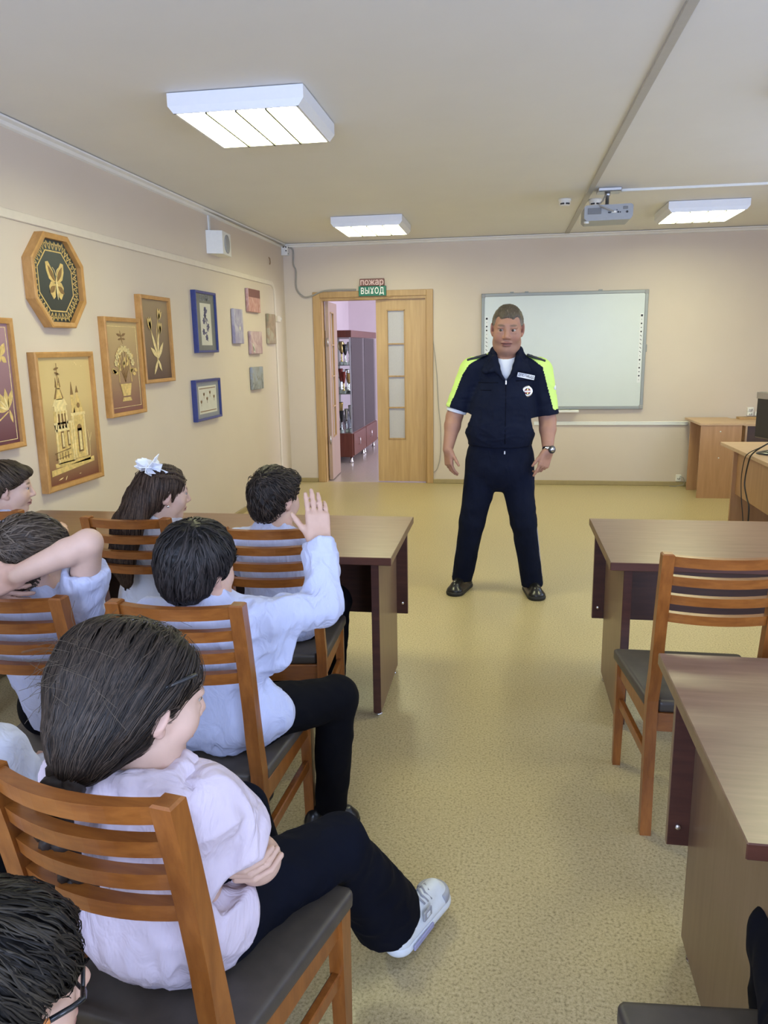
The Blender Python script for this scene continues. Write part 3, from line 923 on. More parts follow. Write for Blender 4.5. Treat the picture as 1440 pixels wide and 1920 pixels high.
es = empty('exit_sign', (-1.511, YB, 2.154), label='red fire sign over a green exit sign above the door', cat='sign')
MB().box(-.139, .139, -.062, -.022, .107, .186, c=.004).build('red_panel', M['sign_red'], es)
text_obj('lettering', 'ПОЖАР'.lower(), .094, M['sign_pink'], (0, -.0635, .1465), (1, 0, 0), (0, 0, 1), es, .0008, sx=.92, bold=.0012)
MB().box(-.156, .158, -.05, -.024, -.002, .106, c=.003).build('green_panel', M['sign_green'], es)
text_obj('lettering', 'ВЫХОД', .092, M['white_text'], (0.001, -.0515, .050), (1, 0, 0), (0, 0, 1), es, .0008, sx=.72, bold=.0016, spacing=1.14)
MB().tube([(-.25, -.03, -.02), (-.13, -.028, -.035), (0, -.028, -.045), (.12, -.028, -.03), (.21, -.028, -.01)], .004, 6).build('wire', M['door_trim'], es)

def cable_run(pts, r, mat, label, cat='cable', sub=6, name='cable'):
    P = [Vector(p_) for p_ in pts]; Q = []
    for i in range(len(P) - 1):
        a = P[max(i - 1, 0)]; b = P[i]; c = P[i + 1]; d = P[min(i + 2, len(P) - 1)]
        for k in range(sub):
            u = k / sub
            Q.append(.5 * ((2 * b) + (c - a) * u + (2 * a - 5 * b + 4 * c - d) * u * u + (3 * b - a - 3 * c + d) * u ** 3))
    Q.append(P[-1])
    return tag(MB().tube(Q, r, 8).build(name, mat), label, cat)
yc = YB - .010
cable_run([(-2.52, yc, 2.715), (-2.43, yc, 2.69), (-2.429, yc, 2.53), (-2.401, yc, 2.454), (-2.407, yc, 2.295), (-2.385, yc, 2.223), (-2.311, yc - .01, 2.162), (-2.216, yc - .02, 2.172), (-2.05, yc - .02, 2.225), (-1.70, yc - .02, 2.228)], .009, M['cable_grey'], 'grey cable hanging from the ceiling corner to the top of the door frame')
cable_run([(-.826, yc, 1.64), (-.79, yc, 1.34), (-.766, yc, .914), (-.742, yc, .668), (-.742, yc, .355), (-.78, yc, .178), (-.83, yc, .127)], .0035, M['cable_grey'], 'thin grey cable hanging on the wall right of the door frame')
cable_run([(XL + .02, 4.5, ZC - .012), (XL + .03, 6.4, ZC - .014), (XL + .05, 7.3, ZC - .03), (XL + .04, 8.0, ZC - .02), (XL + .05, 8.82, ZC - .035)], .007, M['cable_grey'], 'grey cable lying along the cornice of the left wall')
dots = empty('cornice_joint', (XL, YB, ZC - .07), label='white cornice corner piece with dark screw heads in the ceiling corner', cat='corner piece')
MB().box(.002, .075, -.075, -.002, -.06, .05, c=.004).build('cover', M['plaster'], dots)
for p_, ax_ in (((.0745, -.03, .03), (1, 0, 0)), ((.0745, -.05, -.04), (1, 0, 0)), ((.03, -.0745, .03), (0, -1, 0)), ((.06, -.0745, -.01), (0, -1, 0)), ((.06, -.0745, .03), (0, -1, 0))):
    MB().lathe([(.008, 0), (.008, .003)], p_, ax_, 8).build('screw', M['ink'], dots)

# ================================================================== left wall pictures
def wall_root(name, y, z, label, cat, group=None):
    return empty(name, (XL, y, z), label=label, cat=cat, group=group)
def ring(mb, outer, inner, x0, x1, bev=.004):
    """picture moulding between two outlines of equal length in (y,z)"""
    n = len(outer)
    mid = [((o[0] * .75 + i[0] * .25), (o[1] * .75 + i[1] * .25)) for o, i in zip(outer, inner)]
    L = [[(x0, *p) for p in outer], [(x1 - bev, *p) for p in outer], [(x1, *p) for p in mid], [(x1 - bev, *p) for p in inner], [(x0, *p) for p in inner]]
    vs = [p for r in L for p in r]; fs = []
    for k in range(4):
        for i in range(n):
            j = (i + 1) % n
            fs.append((k * n + i, k * n + j, (k + 1) * n + j, (k + 1) * n + i))
    mb.add(vs, fs)
    return mb
def rect(w, h): return [(-w / 2, -h / 2), (w / 2, -h / 2), (w / 2, h / 2), (-w / 2, h / 2)]
def shrink(poly, d):
    sx = max(p[0] for p in poly); sz = max(p[1] for p in poly)
    return [(p[0] * (sx - d) / sx, p[1] * (sz - d) / sz) for p in poly]
def framed(name, y0, y1, z0, z1, frame_w, frame_m, back_m, label, depth=.034, gap=.006, poly=None, group='framed straw pictures on the left wall', cat='picture'):
    y, z = (y0 + y1) / 2, (z0 + z1) / 2
    t = wall_root(name, y, z, label, cat, group)
    t.location.x = XL + .014
    o = poly or rect(y1 - y0, z1 - z0)
    ring(MB(), o, shrink(o, frame_w), -.0135, depth).build('frame', frame_m, t)
    MB().prism(shrink(o, frame_w * .5), None, (.004, 0, 0), (0, 1, 0), (0, 0, 1), (1, 0, 0), .0085).build('backing', back_m, t)
    return t
def flat(t, polys, mat, x=.0125, th=.0018, name='applique'):
    if name in ('castle_window', 'window_pane', 'castle_spire', 'castle_turret', 'butterfly_wing', 'leaf', 'bird'):
        for p in polys: o_ = MB().prism(p, None, (x, 0, 0), (0, 1, 0), (0, 0, 1), (1, 0, 0), th).build(name, mat, t)
        return o_
    mb = MB()
    for p in polys: mb.prism(p, None, (x, 0, 0), (0, 1, 0), (0, 0, 1), (1, 0, 0), th)
    return mb.build(name, mat, t)
def leaf(c, a, l, w, n=7):
    """pointed leaf outline"""
    u = (math.cos(a), math.sin(a)); v = (-u[1], u[0])
    P = []
    for k in range(n + 1):
        s = k / n; P.append((c[0] + u[0] * l * s + v[0] * w * math.sin(PI * s), c[1] + u[1] * l * s + v[1] * w * math.sin(PI * s)))
    for k in range(n - 1, 0, -1):
        s = k / n; P.append((c[0] + u[0] * l * s - v[0] * w * math.sin(PI * s), c[1] + u[1] * l * s - v[1] * w * math.sin(PI * s)))
    return P
def strip(a, b, w0, w1=None):
    w1 = w0 if w1 is None else w1
    d = Vector((b[0] - a[0], b[1] - a[1])).normalized(); n = (-d.y, d.x)
    return [(a[0] - n[0] * w0 / 2, a[1] - n[1] * w0 / 2), (b[0] - n[0] * w1 / 2, b[1] - n[1] * w1 / 2), (b[0] + n[0] * w1 / 2, b[1] + n[1] * w1 / 2), (a[0] + n[0] * w0 / 2, a[1] + n[1] * w0 / 2)]
def bx2(x0, x1, z0, z1): return [(x0, z0), (x1, z0), (x1, z1), (x0, z1)]
def circ(c, r, n=10, ry=None): return [(c[0] + r * math.cos(2 * PI * k / n), c[1] + (ry or r) * math.sin(2 * PI * k / n)) for k in range(n)]
def curve2(pts, w, w1=None):
    out = []
    n = len(pts) - 1
    for i in range(n):
        a = w + ((w1 if w1 is not None else w) - w) * i / n; b = w + ((w1 if w1 is not None else w) - w) * (i + 1) / n
        out.append(strip(pts[i], pts[i + 1], a, b))
    return out

# octagonal picture with a straw butterfly
M['oct_back'] = gradient_mat('octagon_back', (.022, .026, .024), (.05, .062, .060), -.2, .2)
oc = [(.26 * a, .254 * b) for a, b in ((-.46, -1), (.46, -1), (1, -.42), (1, .42), (.46, 1), (-.46, 1), (-1, .42), (-1, -.42))]
t = framed('octagonal_picture', 3.90, 4.425, 1.719, 2.228, .030, M['frame_wood'], M['oct_back'], 'octagonal wooden frame with a straw butterfly on black', poly=oc, depth=.045)
ins = shrink(oc, .095); out_ = shrink(oc, .038)
ring(MB(), shrink(oc, .088), shrink(oc, .095), .0125, .0145, .0005).build('gold_line', M['straw'], t)
zz = []
for k in range(8):
    a, b = Vector(out_[k]), Vector(out_[(k + 1) % 8]); c, d = Vector(shrink(oc, .082)[k]), Vector(shrink(oc, .082)[(k + 1) % 8])
    n = 5
    for q in range(n):
        p0 = a.lerp(b, q / n); p1 = c.lerp(d, (q + .5) / n); p2 = a.lerp(b, (q + 1) / n)
        zz += [strip(p0, p1, .004), strip(p1, p2, .004), circ(p0.lerp(p2, .5).lerp(p1, .35), .005, 6)]
flat(t, zz, M['straw'], name='border_pattern')
wing = [[(.004, -.005), (.022, .055), (.062, .105), (.088, .10), (.086, .055), (.066, .012), (.03, -.008)], [(.004, -.012), (.05, -.002), (.072, -.03), (.062, -.068), (.038, -.098), (.018, -.085)]]
wing += [[(-x, z) for x, z in reversed(p)] for p in wing]
b_ = flat(t, wing, M['straw'], name='butterfly_wing')
flat(t, [leaf((.012, .0), math.radians(55), .10, .014), leaf((-.012, .0), math.radians(125), .10, .014), leaf((.015, -.025), math.radians(-35), .07, .016), leaf((-.015, -.025), math.radians(215), .07, .016)], M['straw_dark'], .0144, name='wing_pattern')
flat(t, [leaf((0, -.10), PI / 2, .13, .008)] + curve2([(0, .03), (.012, .06), (.03, .075)], .003) + curve2([(0, .03), (-.012, .06), (-.03, .075)], .003), M['straw_light'], .0162, name='butterfly_body')

# castle picture
M['castle_back'] = gradient_mat('castle_back', (.16, .045, .028), (.62, .46, .21), -.36, .12)
t = framed('castle_picture', 3.853, 4.460, .810, 1.585, .030, M['frame_wood'], M['castle_back'], 'largest wooden frame with a golden straw castle under a yellow sky')
C1 = [bx2(-.155, .02, -.245, -.01), bx2(.02, .165, -.235, .03), bx2(-.155, -.02, -.05, .06), [(-.23, -.305), (.23, -.275), (.23, -.245), (-.23, -.272)], bx2(-.185, .19, -.262, -.238)]
C1 += [[(.045, .03), (.165, .03), (.105, .155)], bx2(.035, .066, .03, .14)]
flat(t, C1, M['straw'], name='castle_wall')
flat(t, [bx2(-.145, -.03, .055, .085), bx2(-.16, -.015, -.06, -.045), bx2(-.165, .03, -.02, -.008), bx2(.015, .172, .018, .034), [(-.165, .085), (-.01, .085), (-.04, .125), (-.135, .125)]] + [bx2(-.13 + k * .032, -.118 + k * .032, -.045, .055) for k in range(4)] + [bx2(-.15, -.138, -.24, -.02), bx2(.005, .016, -.24, -.02), bx2(.15, .162, -.23, .02), bx2(.03, .042, -.23, .02)], M['straw_light'], .0144, name='castle_column')
win = [bx2(-.105, -.075, -.16, -.06), bx2(-.04, -.015, -.15, -.06), bx2(.07, .12, -.20, -.06), circ((.095, -.06), .025), circ((.105, .075), .016), bx2(-.12, -.10, -.03, .04), bx2(-.085, -.065, -.03, .04), bx2(-.055, -.04, -.03, .04)]
flat(t, win, M['straw_dark'], .0144, name='castle_window')
flat(t, [bx2(-.098, -.082, -.15, -.07), bx2(.083, .107, -.19, -.075), bx2(-.034, -.021, -.14, -.07)], M['straw_light'], .0162, name='window_pane')
flat(t, [[(-.135, .125), (-.04, .125), (-.075, .20), (-.10, .20)], [(-.115, .19), (-.095, .19), (-.105, .245)], [(-.08, .19), (-.06, .19), (-.07, .245)], [(.035, .14), (.066, .14), (.05, .215)], [(.09, .15), (.12, .15), (.106, .19)]], M['straw_dark'], name='castle_spire')
flat(t, [[(-.12, .12), (-.055, .12), (-.075, .185), (-.10, .185)], bx2(-.10, -.075, .18, .215)], M['straw'], .0144, name='castle_turret')
flat(t, curve2([(-.087, .20), (-.087, .26), (-.087, .325)], .003) + [leaf((-.115, .29), .2, .05, .007), leaf((-.11, .275), -.3, .05, .005), circ((-.087, .262), .007, 8)], M['straw_dark'], .0162, name='weather_vane')
flat(t, curve2([(-.18, -.18), (-.02, -.165)], .004) + curve2([(-.18, -.215), (-.02, -.2)], .003) + [strip((-.17 + k * .03, -.22), (-.17 + k * .03, -.18), .003) for k in range(5)], M['straw_dark'], .0162, name='castle_railing')
flat(t, [leaf((.10, .32), .3, .018, .003), leaf((.13, .31), 2.6, .018, .003), leaf((.17, .30), .3, .016, .003), leaf((-.17, -.335), .2, .05, .003), leaf((-.10, -.345), .9, .03, .003), leaf((.05, -.33), .1, .02, .002)] + curve2([(.19, -.24), (.20, -.15), (.185, -.08)], .003) + curve2([(.20, -.15), (.225, -.10)], .002), M['straw_light'], name='bird')

# flower basket with dragonfly
M['fl_back'] = gradient_mat('basket_back', (.20, .075, .065), (.50, .36, .17), -.3, .25)
t = framed('flower_picture', 4.63, 5.123, 1.160, 1.800, .026, M['frame_wood'], M['fl_back'], 'slim wooden frame with straw flowers in a basket and a dragonfly')
ring(MB(), rect(.40, .53), rect(.394, .524), .0125, .0145, .0005).build('gold_line', M['straw_light'], t)
random.seed(5)
P1, P2, P3 = [], [], []
for k in range(22):
    a = random.uniform(.1, PI - .1); r = random.uniform(.05, .17)
    c = (r * math.cos(a) * .8, -.06 + r * math.sin(a))
    P1.append(leaf(c, a + random.uniform(-.6, .6), .05, .012))
for k in range(8):
    a = .35 + k * .35; c = (.12 * math.cos(a), -.02 + .14 * math.sin(a))
    for q in range(6): P3.append(leaf(c, q * PI / 3 + k, .026, .008))
    P2 += curve2([(0, -.10), (c[0] * .6, c[1] * .4), c], .003)
P1 += [[(-.075, -.11), (.075, -.11), (.05, -.19), (-.05, -.19)], [(-.05, -.2), (.05, -.2), (.065, -.225), (-.065, -.225)]]
P1 += curve2([(.085 * math.cos(a_), -.10 + .21 * math.sin(a_)) for a_ in [k * PI / 12 for k in range(13)]], .006)
flat(t, P2, M['straw_dark'], name='stem'); flat(t, P1, M['straw'], .0144, name='basket_leaf'); flat(t, P3, M['straw_light'], .0162, name='flower')
flat(t, [leaf((.0, .15), PI / 2 + .3, .09, .004), leaf((-.012, .20), .3, .065, .009), leaf((-.012, .20), 2.9, .065, .009), leaf((-.008, .185), -.1, .05, .007), leaf((-.008, .185), 3.3, .05, .007)], M['straw_dark'], name='dragonfly')
# tulips
M['tu_back'] = gradient_mat('tulip_back', (.085, .045, .032), (.30, .21, .115), -.28, .25)
t = framed('tulip_picture', 5.150, 5.640, 1.355, 1.968, .026, M['frame_wood'], M['tu_back'], 'slim wooden frame with straw tulips on a brown ground')
flat(t, curve2([(.0, -.17), (-.03, -.02), (-.09, .08)], .006) + curve2([(.0, -.17), (.02, -.02), (.06, .05)], .006) + curve2([(0, -.17), (.01, .05), (.05, .15)], .005), M['straw'], name='stem')
flat(t, [leaf((0, -.12), math.radians(115), .19, .015), leaf((0, -.14), math.radians(50), .16, .018), leaf((0, -.13), math.radians(145), .13, .018), leaf((0, -.14), math.radians(80), .20, .012), leaf((-.0, -.14), math.radians(-60), .10, .014), leaf((0, -.14), math.radians(235), .13, .014)], M['straw_light'], .0144, name='leaf')
flat(t, [leaf((-.09, .06), math.radians(100 + d_), .10, .016) for d_ in (-16, 0, 16)] + [leaf((.06, .04), math.radians(85 + d_), .09, .014) for d_ in (-16, 0, 16)] + [leaf((.05, .14), math.radians(70 + d_), .085, .014) for d_ in (-22, 0, 22)], M['straw'], .0162, name='tulip')
# purple picture at the left edge
M['pu_back'] = gradient_mat('purple_back', (.12, .035, .05), (.40, .24, .27), -.3, .3)
t = framed('lily_picture', 3.19, 3.702, 1.098, 1.757, .028, M['frame_wood'], M['pu_back'], 'wooden frame with golden lily on purple, cut by the left edge')
ring(MB(), rect(.42, .57), rect(.414, .564), .0125, .0145, .0005).build('gold_line', M['straw_light'], t)
flat(t, [leaf((.16, -.13), math.radians(a_), .11, .016) for a_ in (95, 125, 150, 175, 65)] + [leaf((.17, -.13), math.radians(-75), .07, .01)] + curve2([(.16, -.14), (.0, -.22), (-.15, -.2)], .006), M['straw'], name='lily')
flat(t, [leaf((.16, -.13), math.radians(a_), .08, .006) for a_ in (110, 140, 165)], M['straw_light'], .0144, name='petal_inlay')  # paler straw laid on the petals
flat(t, [leaf((.15, .14), math.radians(a_), .075, .02) for a_ in (60, 120)] + [leaf((.15, .14), math.radians(a_), .05, .016) for a_ in (-40, 220)], M['straw'], name='butterfly')

# two blue-framed pictures
M['mat_grey'] = speckle_mat('mat_grey', (.16, .165, .15), .06, 30, .45)
M['paper'] = speckle_mat('paper', (.60, .58, .50), .03, 20, .6)
M['mat_blue'] = speckle_mat('mat_blue', (.24, .25, .28), .05, 30, .5)
M['ink_blue'] = speckle_mat('ink_blue', (.13, .12, .22), .2, 60, .6)
t = framed('blue_framed_flowers', 6.142, 6.60, 1.560, 2.064, .020, M['frame_blue'], M['mat_grey'], 'upper blue frame with a grey mat and a bluish flower print', depth=.03, group='blue framed pictures')
flat(t, [bx2(-.115, .12, -.19, .155)], M['paper'], .0125, .001, 'print_paper')
random.seed(9); P = []
for k in range(6):
    c = (random.uniform(-.06, .06), .10 - k * .045)
    for q in range(6): P.append(leaf(c, q * PI / 3 + k, .032, .010))
P += curve2([(-.03, .12), (.0, 0), (.03, -.16)], .004) + [leaf((.01, -.08 + k * .03), random.uniform(-1, 4), .05, .008) for k in range(6)]
flat(t, P, M['ink_blue'], .0136, .0008, 'print_flowers')
text_obj('lettering', 'ZOЯA', .072, M['mat_blue'], (.0145, .0, .198), (0, 1, 0), (0, 0, 1), t, .0004, sx=1.2)
t = framed('blue_framed_sampler', 6.028, 6.588, .998, 1.340, .020, M['frame_blue'], M['mat_blue'], 'lower blue frame with small plant motifs on cream paper', depth=.03, group='blue framed pictures')
flat(t, [bx2(-.20, .20, -.115, .115)], M['paper'], .0125, .001, 'print_paper')
P = [bx2(-.18, .18, .092, .099), bx2(-.18, .18, -.099, -.092)]
for cx_, cz_ in ((-.15, -.03), (-.085, .03), (-.02, -.01), (.05, .04), (.14, .0)):
    P += [leaf((cx_, cz_), math.radians(a_), .035, .006) for a_ in (60, 90, 120)] + [strip((cx_, cz_ - .02), (cx_, cz_ + .01), .003)]
flat(t, P, M['straw_dark'], .0136, .0008, 'print_motif')

# five small unframed canvases
def canvas(y0, y1, z0, z1, label, cols, sc_=9):
    t = wall_root('small_canvas', (y0 + y1) / 2, (z0 + z1) / 2, label, 'canvas', 'small canvases on the left wall')
    m = new_mat('canvas_' + label.split()[0], cols[0], .6)
    nt, b = nodes(m)
    f_ = noise(nt, coords(nt, (1, 1, .6)), sc_, 5, .6, 1.2)
    nt.links.new(ramp(nt, f_, [(.32, cols[0]), (.48, cols[1]), (.60, cols[2])]), b.inputs['Base Color'])
    hy, hz = (y1 - y0) / 2, (z1 - z0) / 2
    MB().box(.004, .035, -hy, hy, -hz, hz, c=.004).build('canvas', m, t)
    return t
t = canvas(7.06, 7.305, 1.637, 1.958, 'blue upright canvas, leftmost of the five small ones', [(.26, .24, .36), (.33, .30, .44), (.46, .44, .52)])
flat(t, [leaf((.02, -.04), math.radians(a_), .05, .008) for a_ in (60, 90, 120)], M['paper'], .0352, .001, 'white_bird')
t = canvas(7.50, 7.873, 1.948, 2.173, 'pink canvas with red top strip, highest of the five small ones', [(.42, .20, .17), (.52, .28, .25), (.60, .38, .36)], 14)
flat(t, [bx2(-.18, .18, .03, .108)], M['sign_red'], .0352, .001, 'red_band')
t = canvas(7.52, 7.876, 1.536, 1.760, 'lilac canvas in the middle of the five small ones', [(.36, .22, .24), (.45, .31, .33), (.56, .43, .44)])
flat(t, [leaf((-.15, .0), math.radians(-50), .14, .02), leaf((-.13, -.03), math.radians(-70), .08, .015)], M['paper'], .0352, .001, 'white_stroke')
t = canvas(8.13, 8.388, 1.636, 1.952, 'green and brown upright canvas, rightmost of the five small ones', [(.20, .21, .14), (.36, .25, .17), (.42, .38, .28)], 5)
t = canvas(7.515, 7.858, 1.180, 1.405, 'grey-blue canvas, lowest of the five small ones', [(.12, .13, .13), (.30, .31, .30), (.30, .33, .42)], 12)

# loudspeaker and little devices on the left wall
ls = wall_root('loudspeaker', 6.72, 2.49, 'white wedge-shaped loudspeaker high on the left wall', 'loudspeaker')
pl = [(-.16, 0), (.16, 0), (.16, .105), (-.10, .125)]      # (y, x) plan
vs = [(x, y, -.098) for y, x in pl] + [(x, y, .092) for y, x in pl]
mb = MB(); mb.add(vs, [(0, 1, 2, 3), (7, 6, 5, 4), (0, 4, 5, 1), (1, 5, 6, 2), (2, 6, 7, 3), (3, 7, 4, 0)])
mb.build('case', M['white_plastic'], ls)
nrm = Vector((.26, .02, 0)).normalized()
MB().lathe([(.078, 0), (.078, .004), (.06, .006)], Vector((.1155, .035, -.005)), nrm, 20).build('grille', M['grey_plastic'], ls)
MB().box(.0, .012, -.10, -.07, .09, .22).build('cable_cover', M['duct'], ls)
dv = wall_root('wall_bracket', 8.56, 1.912, 'small beige box with a knob on the left wall near the corner', 'wall box')
MB().box(0, .035, -.09, .03, -.035, .03, c=.004).build('case', M['rail'], dv)
MB().lathe([(.02, 0), (.02, .03), (.012, .035)], (.018, .03, 0), (0, 1, 0), 12).build('knob', M['duct'], dv)
hk = wall_root('wall_mark', 8.35, 2.52, 'short dark wire end sticking out below the cornice', 'wire')
MB().tube([(0, 0, .03), (.012, .002, .015), (.014, .004, -.02), (.008, .005, -.045)], .005, 6).build('wire', M['straw_dark'], hk)

# ================================================================== people: signed-distance modelling
def V3(*a): return np.array(a if len(a) == 3 else a[0], float)
def unit(v):
    v = np.asarray(v, float); return v / (np.linalg.norm(v) + 1e-12)
def vnoise(p, seed=0):
    """smooth value noise in [-1,1] at points (N,3)"""
    i = np.floor(p).astype(np.int64); f = p - i
    f = f * f * (3 - 2 * f)
    def h(a, b, c):
        n = (a * 374761393 + b * 668265263 + c * 2147483647 + seed * 1274126177) & 0xffffffff
        n = ((n ^ (n >> 13)) * 1274126177) & 0xffffffff
        return ((n ^ (n >> 16)) & 0xffff) / 32767.5 - 1
    r = 0
    for dx in (0, 1):
        wx = f[:, 0] if dx else 1 - f[:, 0]
        for dy in (0, 1):
            wy = f[:, 1] if dy else 1 - f[:, 1]
            for dz in (0, 1):
                wz = f[:, 2] if dz else 1 - f[:, 2]
                r = r + wx * wy * wz * h(i[:, 0] + dx, i[:, 1] + dy, i[:, 2] + dz)
    return r

class S:
    """list of blended primitives"""
    def __init__(s): s.p = []; s.post = None
    def rc(s, a, b, ra, rb, k=.02, n=None, q=1.0, sub=False):
        """tapered capsule; flattened by q along n"""
        a = V3(a); b = V3(b); nn = None if n is None else unit(n)
        def f(P):
            X = P - a; ab = b - a
            if nn is not None:
                X = X + np.outer(X @ nn, nn) * (1 / q - 1); ab = ab + nn * (ab @ nn) * (1 / q - 1)
            t = np.clip(X @ ab / max(ab @ ab, 1e-9), 0, 1)
            d = np.linalg.norm(X - t[:, None] * ab, axis=1) - (ra + (rb - ra) * t)
            return d
        r = max(ra, rb)
        s.p.append((f, k, sub, np.minimum(a, b) - r, np.maximum(a, b) + r)); return s
    def el(s, c, r, R=None, k=.02, sub=False):
        c = V3(c); r = V3(r)
        def f(P):
            X = P - c
            if R is not None: X = X @ R          # columns of R are the local axes
            k0 = np.linalg.norm(X / r, axis=1); k1 = np.linalg.norm(X / (r * r), axis=1)
            return k0 * (k0 - 1) / np.maximum(k1, 1e-9)
        m = r.max()
        s.p.append((f, k, sub, c - m, c + m)); return s
    def bx(s, c, h, R=None, rd=.005, k=.01, sub=False):
        c = V3(c); h = V3(h)
        def f(P):
            X = P - c
            if R is not None: X = X @ R
            Q = np.abs(X) - (h - rd)
            return np.linalg.norm(np.maximum(Q, 0), axis=1) + np.minimum(Q.max(1), 0) - rd
        m = np.linalg.norm(h)
        s.p.append((f, k, sub, c - m, c + m)); return s
    def cut(s, o, n, k=.01):
        """remove everything on the side n points to"""
        o = V3(o); n = unit(n)
        s.p.append((lambda P: (o - P) @ n, k, 'plane', None, None)); return s
    def end(s, c, d, r, k=.003):
        """flat end of a sleeve or leg: removes what lies beyond c along d within r"""
        c = V3(c); d = unit(d)
        s.p.append((lambda P: np.maximum(-((P - c) @ d), np.linalg.norm(P - c, axis=1) - r), k, True, c - r, c + r)); return s
    def fn(s, f, k, sub=False, lo=None, hi=None):
        s.p.append((f, k, sub, None if lo is None else V3(lo), None if hi is None else V3(hi))); return s
    def __call__(s, P):
        d = None
        for f, k, sub, lo, hi in s.p:
            if d is None:
                d = f(P); continue
            if lo is not None:
                m = np.all((P > lo - .06) & (P < hi + .06), axis=1)
                if not m.any(): continue
                # outside the padded box the primitive is far away: union only
                e = np.full(len(P), 1e3); e[m] = f(P[m])
            else: e = f(P)
            if sub:
                e2 = -e if sub is True else -e
                h = np.clip(.5 + .5 * (e2 - d) / k, 0, 1) if k > 0 else (e2 > d) * 1.0
                d = np.where(e > 900, d, d + (e2 - d) * h + k * h * (1 - h))
            else:
                h = np.clip(.5 + .5 * (e - d) / k, 0, 1) if k > 0 else (e > d) * 1.0
                d = e + (d - e) * h - k * h * (1 - h)
        if s.post: d = d + s.post(P)
        return d
    def bounds(s, pad=.02):
        lo = np.min([q[3] for q in s.p if q[3] is not None and q[2] is False], 0)
        hi = np.max([q[4] for q in s.p if q[4] is not None and q[2] is False], 0)
        return lo - pad, hi + pad

def evalc(sdf, P, n=200000):
    return np.concatenate([sdf(P[i:i + n]) for i in range(0, len(P), n)]) if len(P) else np.zeros(0)

def polygonize(sdf, h, lo=None, hi=None):
    if lo is None: lo, hi = sdf.bounds()
    lo = V3(lo); hi = V3(hi)
    B = 4; H = h * B
    nc = np.maximum(np.ceil((hi - lo) / H).astype(int), 2)
    g = [lo[i] + H * np.arange(nc[i] + 1) for i in range(3)]
    C = np.stack(np.meshgrid(*g, indexing='ij'), -1).reshape(-1, 3)
    dc = evalc(sdf, C).reshape(nc + 1)
    ad = np.abs(dc)
    mn = np.full(nc, 1e9)
    for a in (0, 1):
        for b in (0, 1):
            for c in (0, 1):
                mn = np.minimum(mn, ad[a:a + nc[0], b:b + nc[1], c:c + nc[2]])
    act = mn < 1.45 * H
    nf = nc * B + 1
    pm = np.zeros(nf, bool)
    A = act.repeat(B, 0).repeat(B, 1).repeat(B, 2)
    for a in (0, 1):
        for b in (0, 1):
            for c in (0, 1):
                pm[a:a + A.shape[0], b:b + A.shape[1], c:c + A.shape[2]] |= A
    D = dc[np.minimum((np.arange(nf[0]) + B // 2) // B, nc[0])][:, np.minimum((np.arange(nf[1]) + B // 2) // B, nc[1])][:, :, np.minimum((np.arange(nf[2]) + B // 2) // B, nc[2])].astype(np.float32)
    I = np.argwhere(pm)
    D[pm] = evalc(sdf, lo + I * h)
    s = D < 0
    cnt = np.zeros(nf - 1, np.int8)
    for a in (0, 1):
        for b in (0, 1):
            for c in (0, 1):
                cnt += s[a:nf[0] - 1 + a, b:nf[1] - 1 + b, c:nf[2] - 1 + c]
    cells = np.argwhere((cnt > 0) & (cnt < 8))
    if len(cells) == 0: return np.zeros((0, 3)), np.zeros((0, 4), int)
    idx = -np.ones(nf - 1, np.int32)
    idx[tuple(cells.T)] = np.arange(len(cells))
    off = np.array([(a, b, c) for a in (0, 1) for b in (0, 1) for c in (0, 1)])
    dv = np.stack([D[tuple((cells + o).T)] for o in off], 1)
    sm = np.zeros((len(cells), 3)); ct = np.zeros(len(cells))
    for i in range(8):
        for j in range(i + 1, 8):
            if np.abs(off[i] - off[j]).sum() != 1: continue
            x = (dv[:, i] < 0) != (dv[:, j] < 0)
            t = dv[:, i] / np.where(x, dv[:, i] - dv[:, j], 1)
            sm[x] += off[i] + t[x, None] * (off[j] - off[i]); ct[x] += 1
    verts = lo + (cells + sm / ct[:, None]) * h
    quads = []
    for ax in range(3):
        u, v = (ax + 1) % 3, (ax + 2) % 3
        sl0 = [slice(None)] * 3; sl1 = [slice(None)] * 3
        sl0[ax] = slice(0, -1); sl1[ax] = slice(1, None)
        e = s[tuple(sl0)] != s[tuple(sl1)]
        E = np.argwhere(e)
        E = E[(E[:, u] > 0) & (E[:, v] > 0) & (E[:, u] < nf[u] - 1) & (E[:, v] < nf[v] - 1)]
        if len(E) == 0: continue
        du = np.zeros(3, int); du[u] = 1; dw = np.zeros(3, int); dw[v] = 1
        q = np.stack([idx[tuple((E - du - dw).T)], idx[tuple((E - dw).T)], idx[tuple(E.T)], idx[tuple((E - du).T)]], 1)
        inside = s[tuple(E.T)]
        q[~inside] = q[~inside][:, ::-1]
        quads.append(q)
    quads = np.concatenate(quads)
    quads = quads[(quads >= 0).all(1)]
    # one Newton step onto the surface
    for _ in range(1):
        d = evalc(sdf, verts); e = h * .4
        gr = np.stack([evalc(sdf, verts + np.eye(3)[i] * e) - d for i in range(3)], 1) / e
        st = d / np.maximum((gr * gr).sum(1), .2)
        verts = verts - np.clip(st, -h * .6, h * .6)[:, None] * gr
    return verts, quads

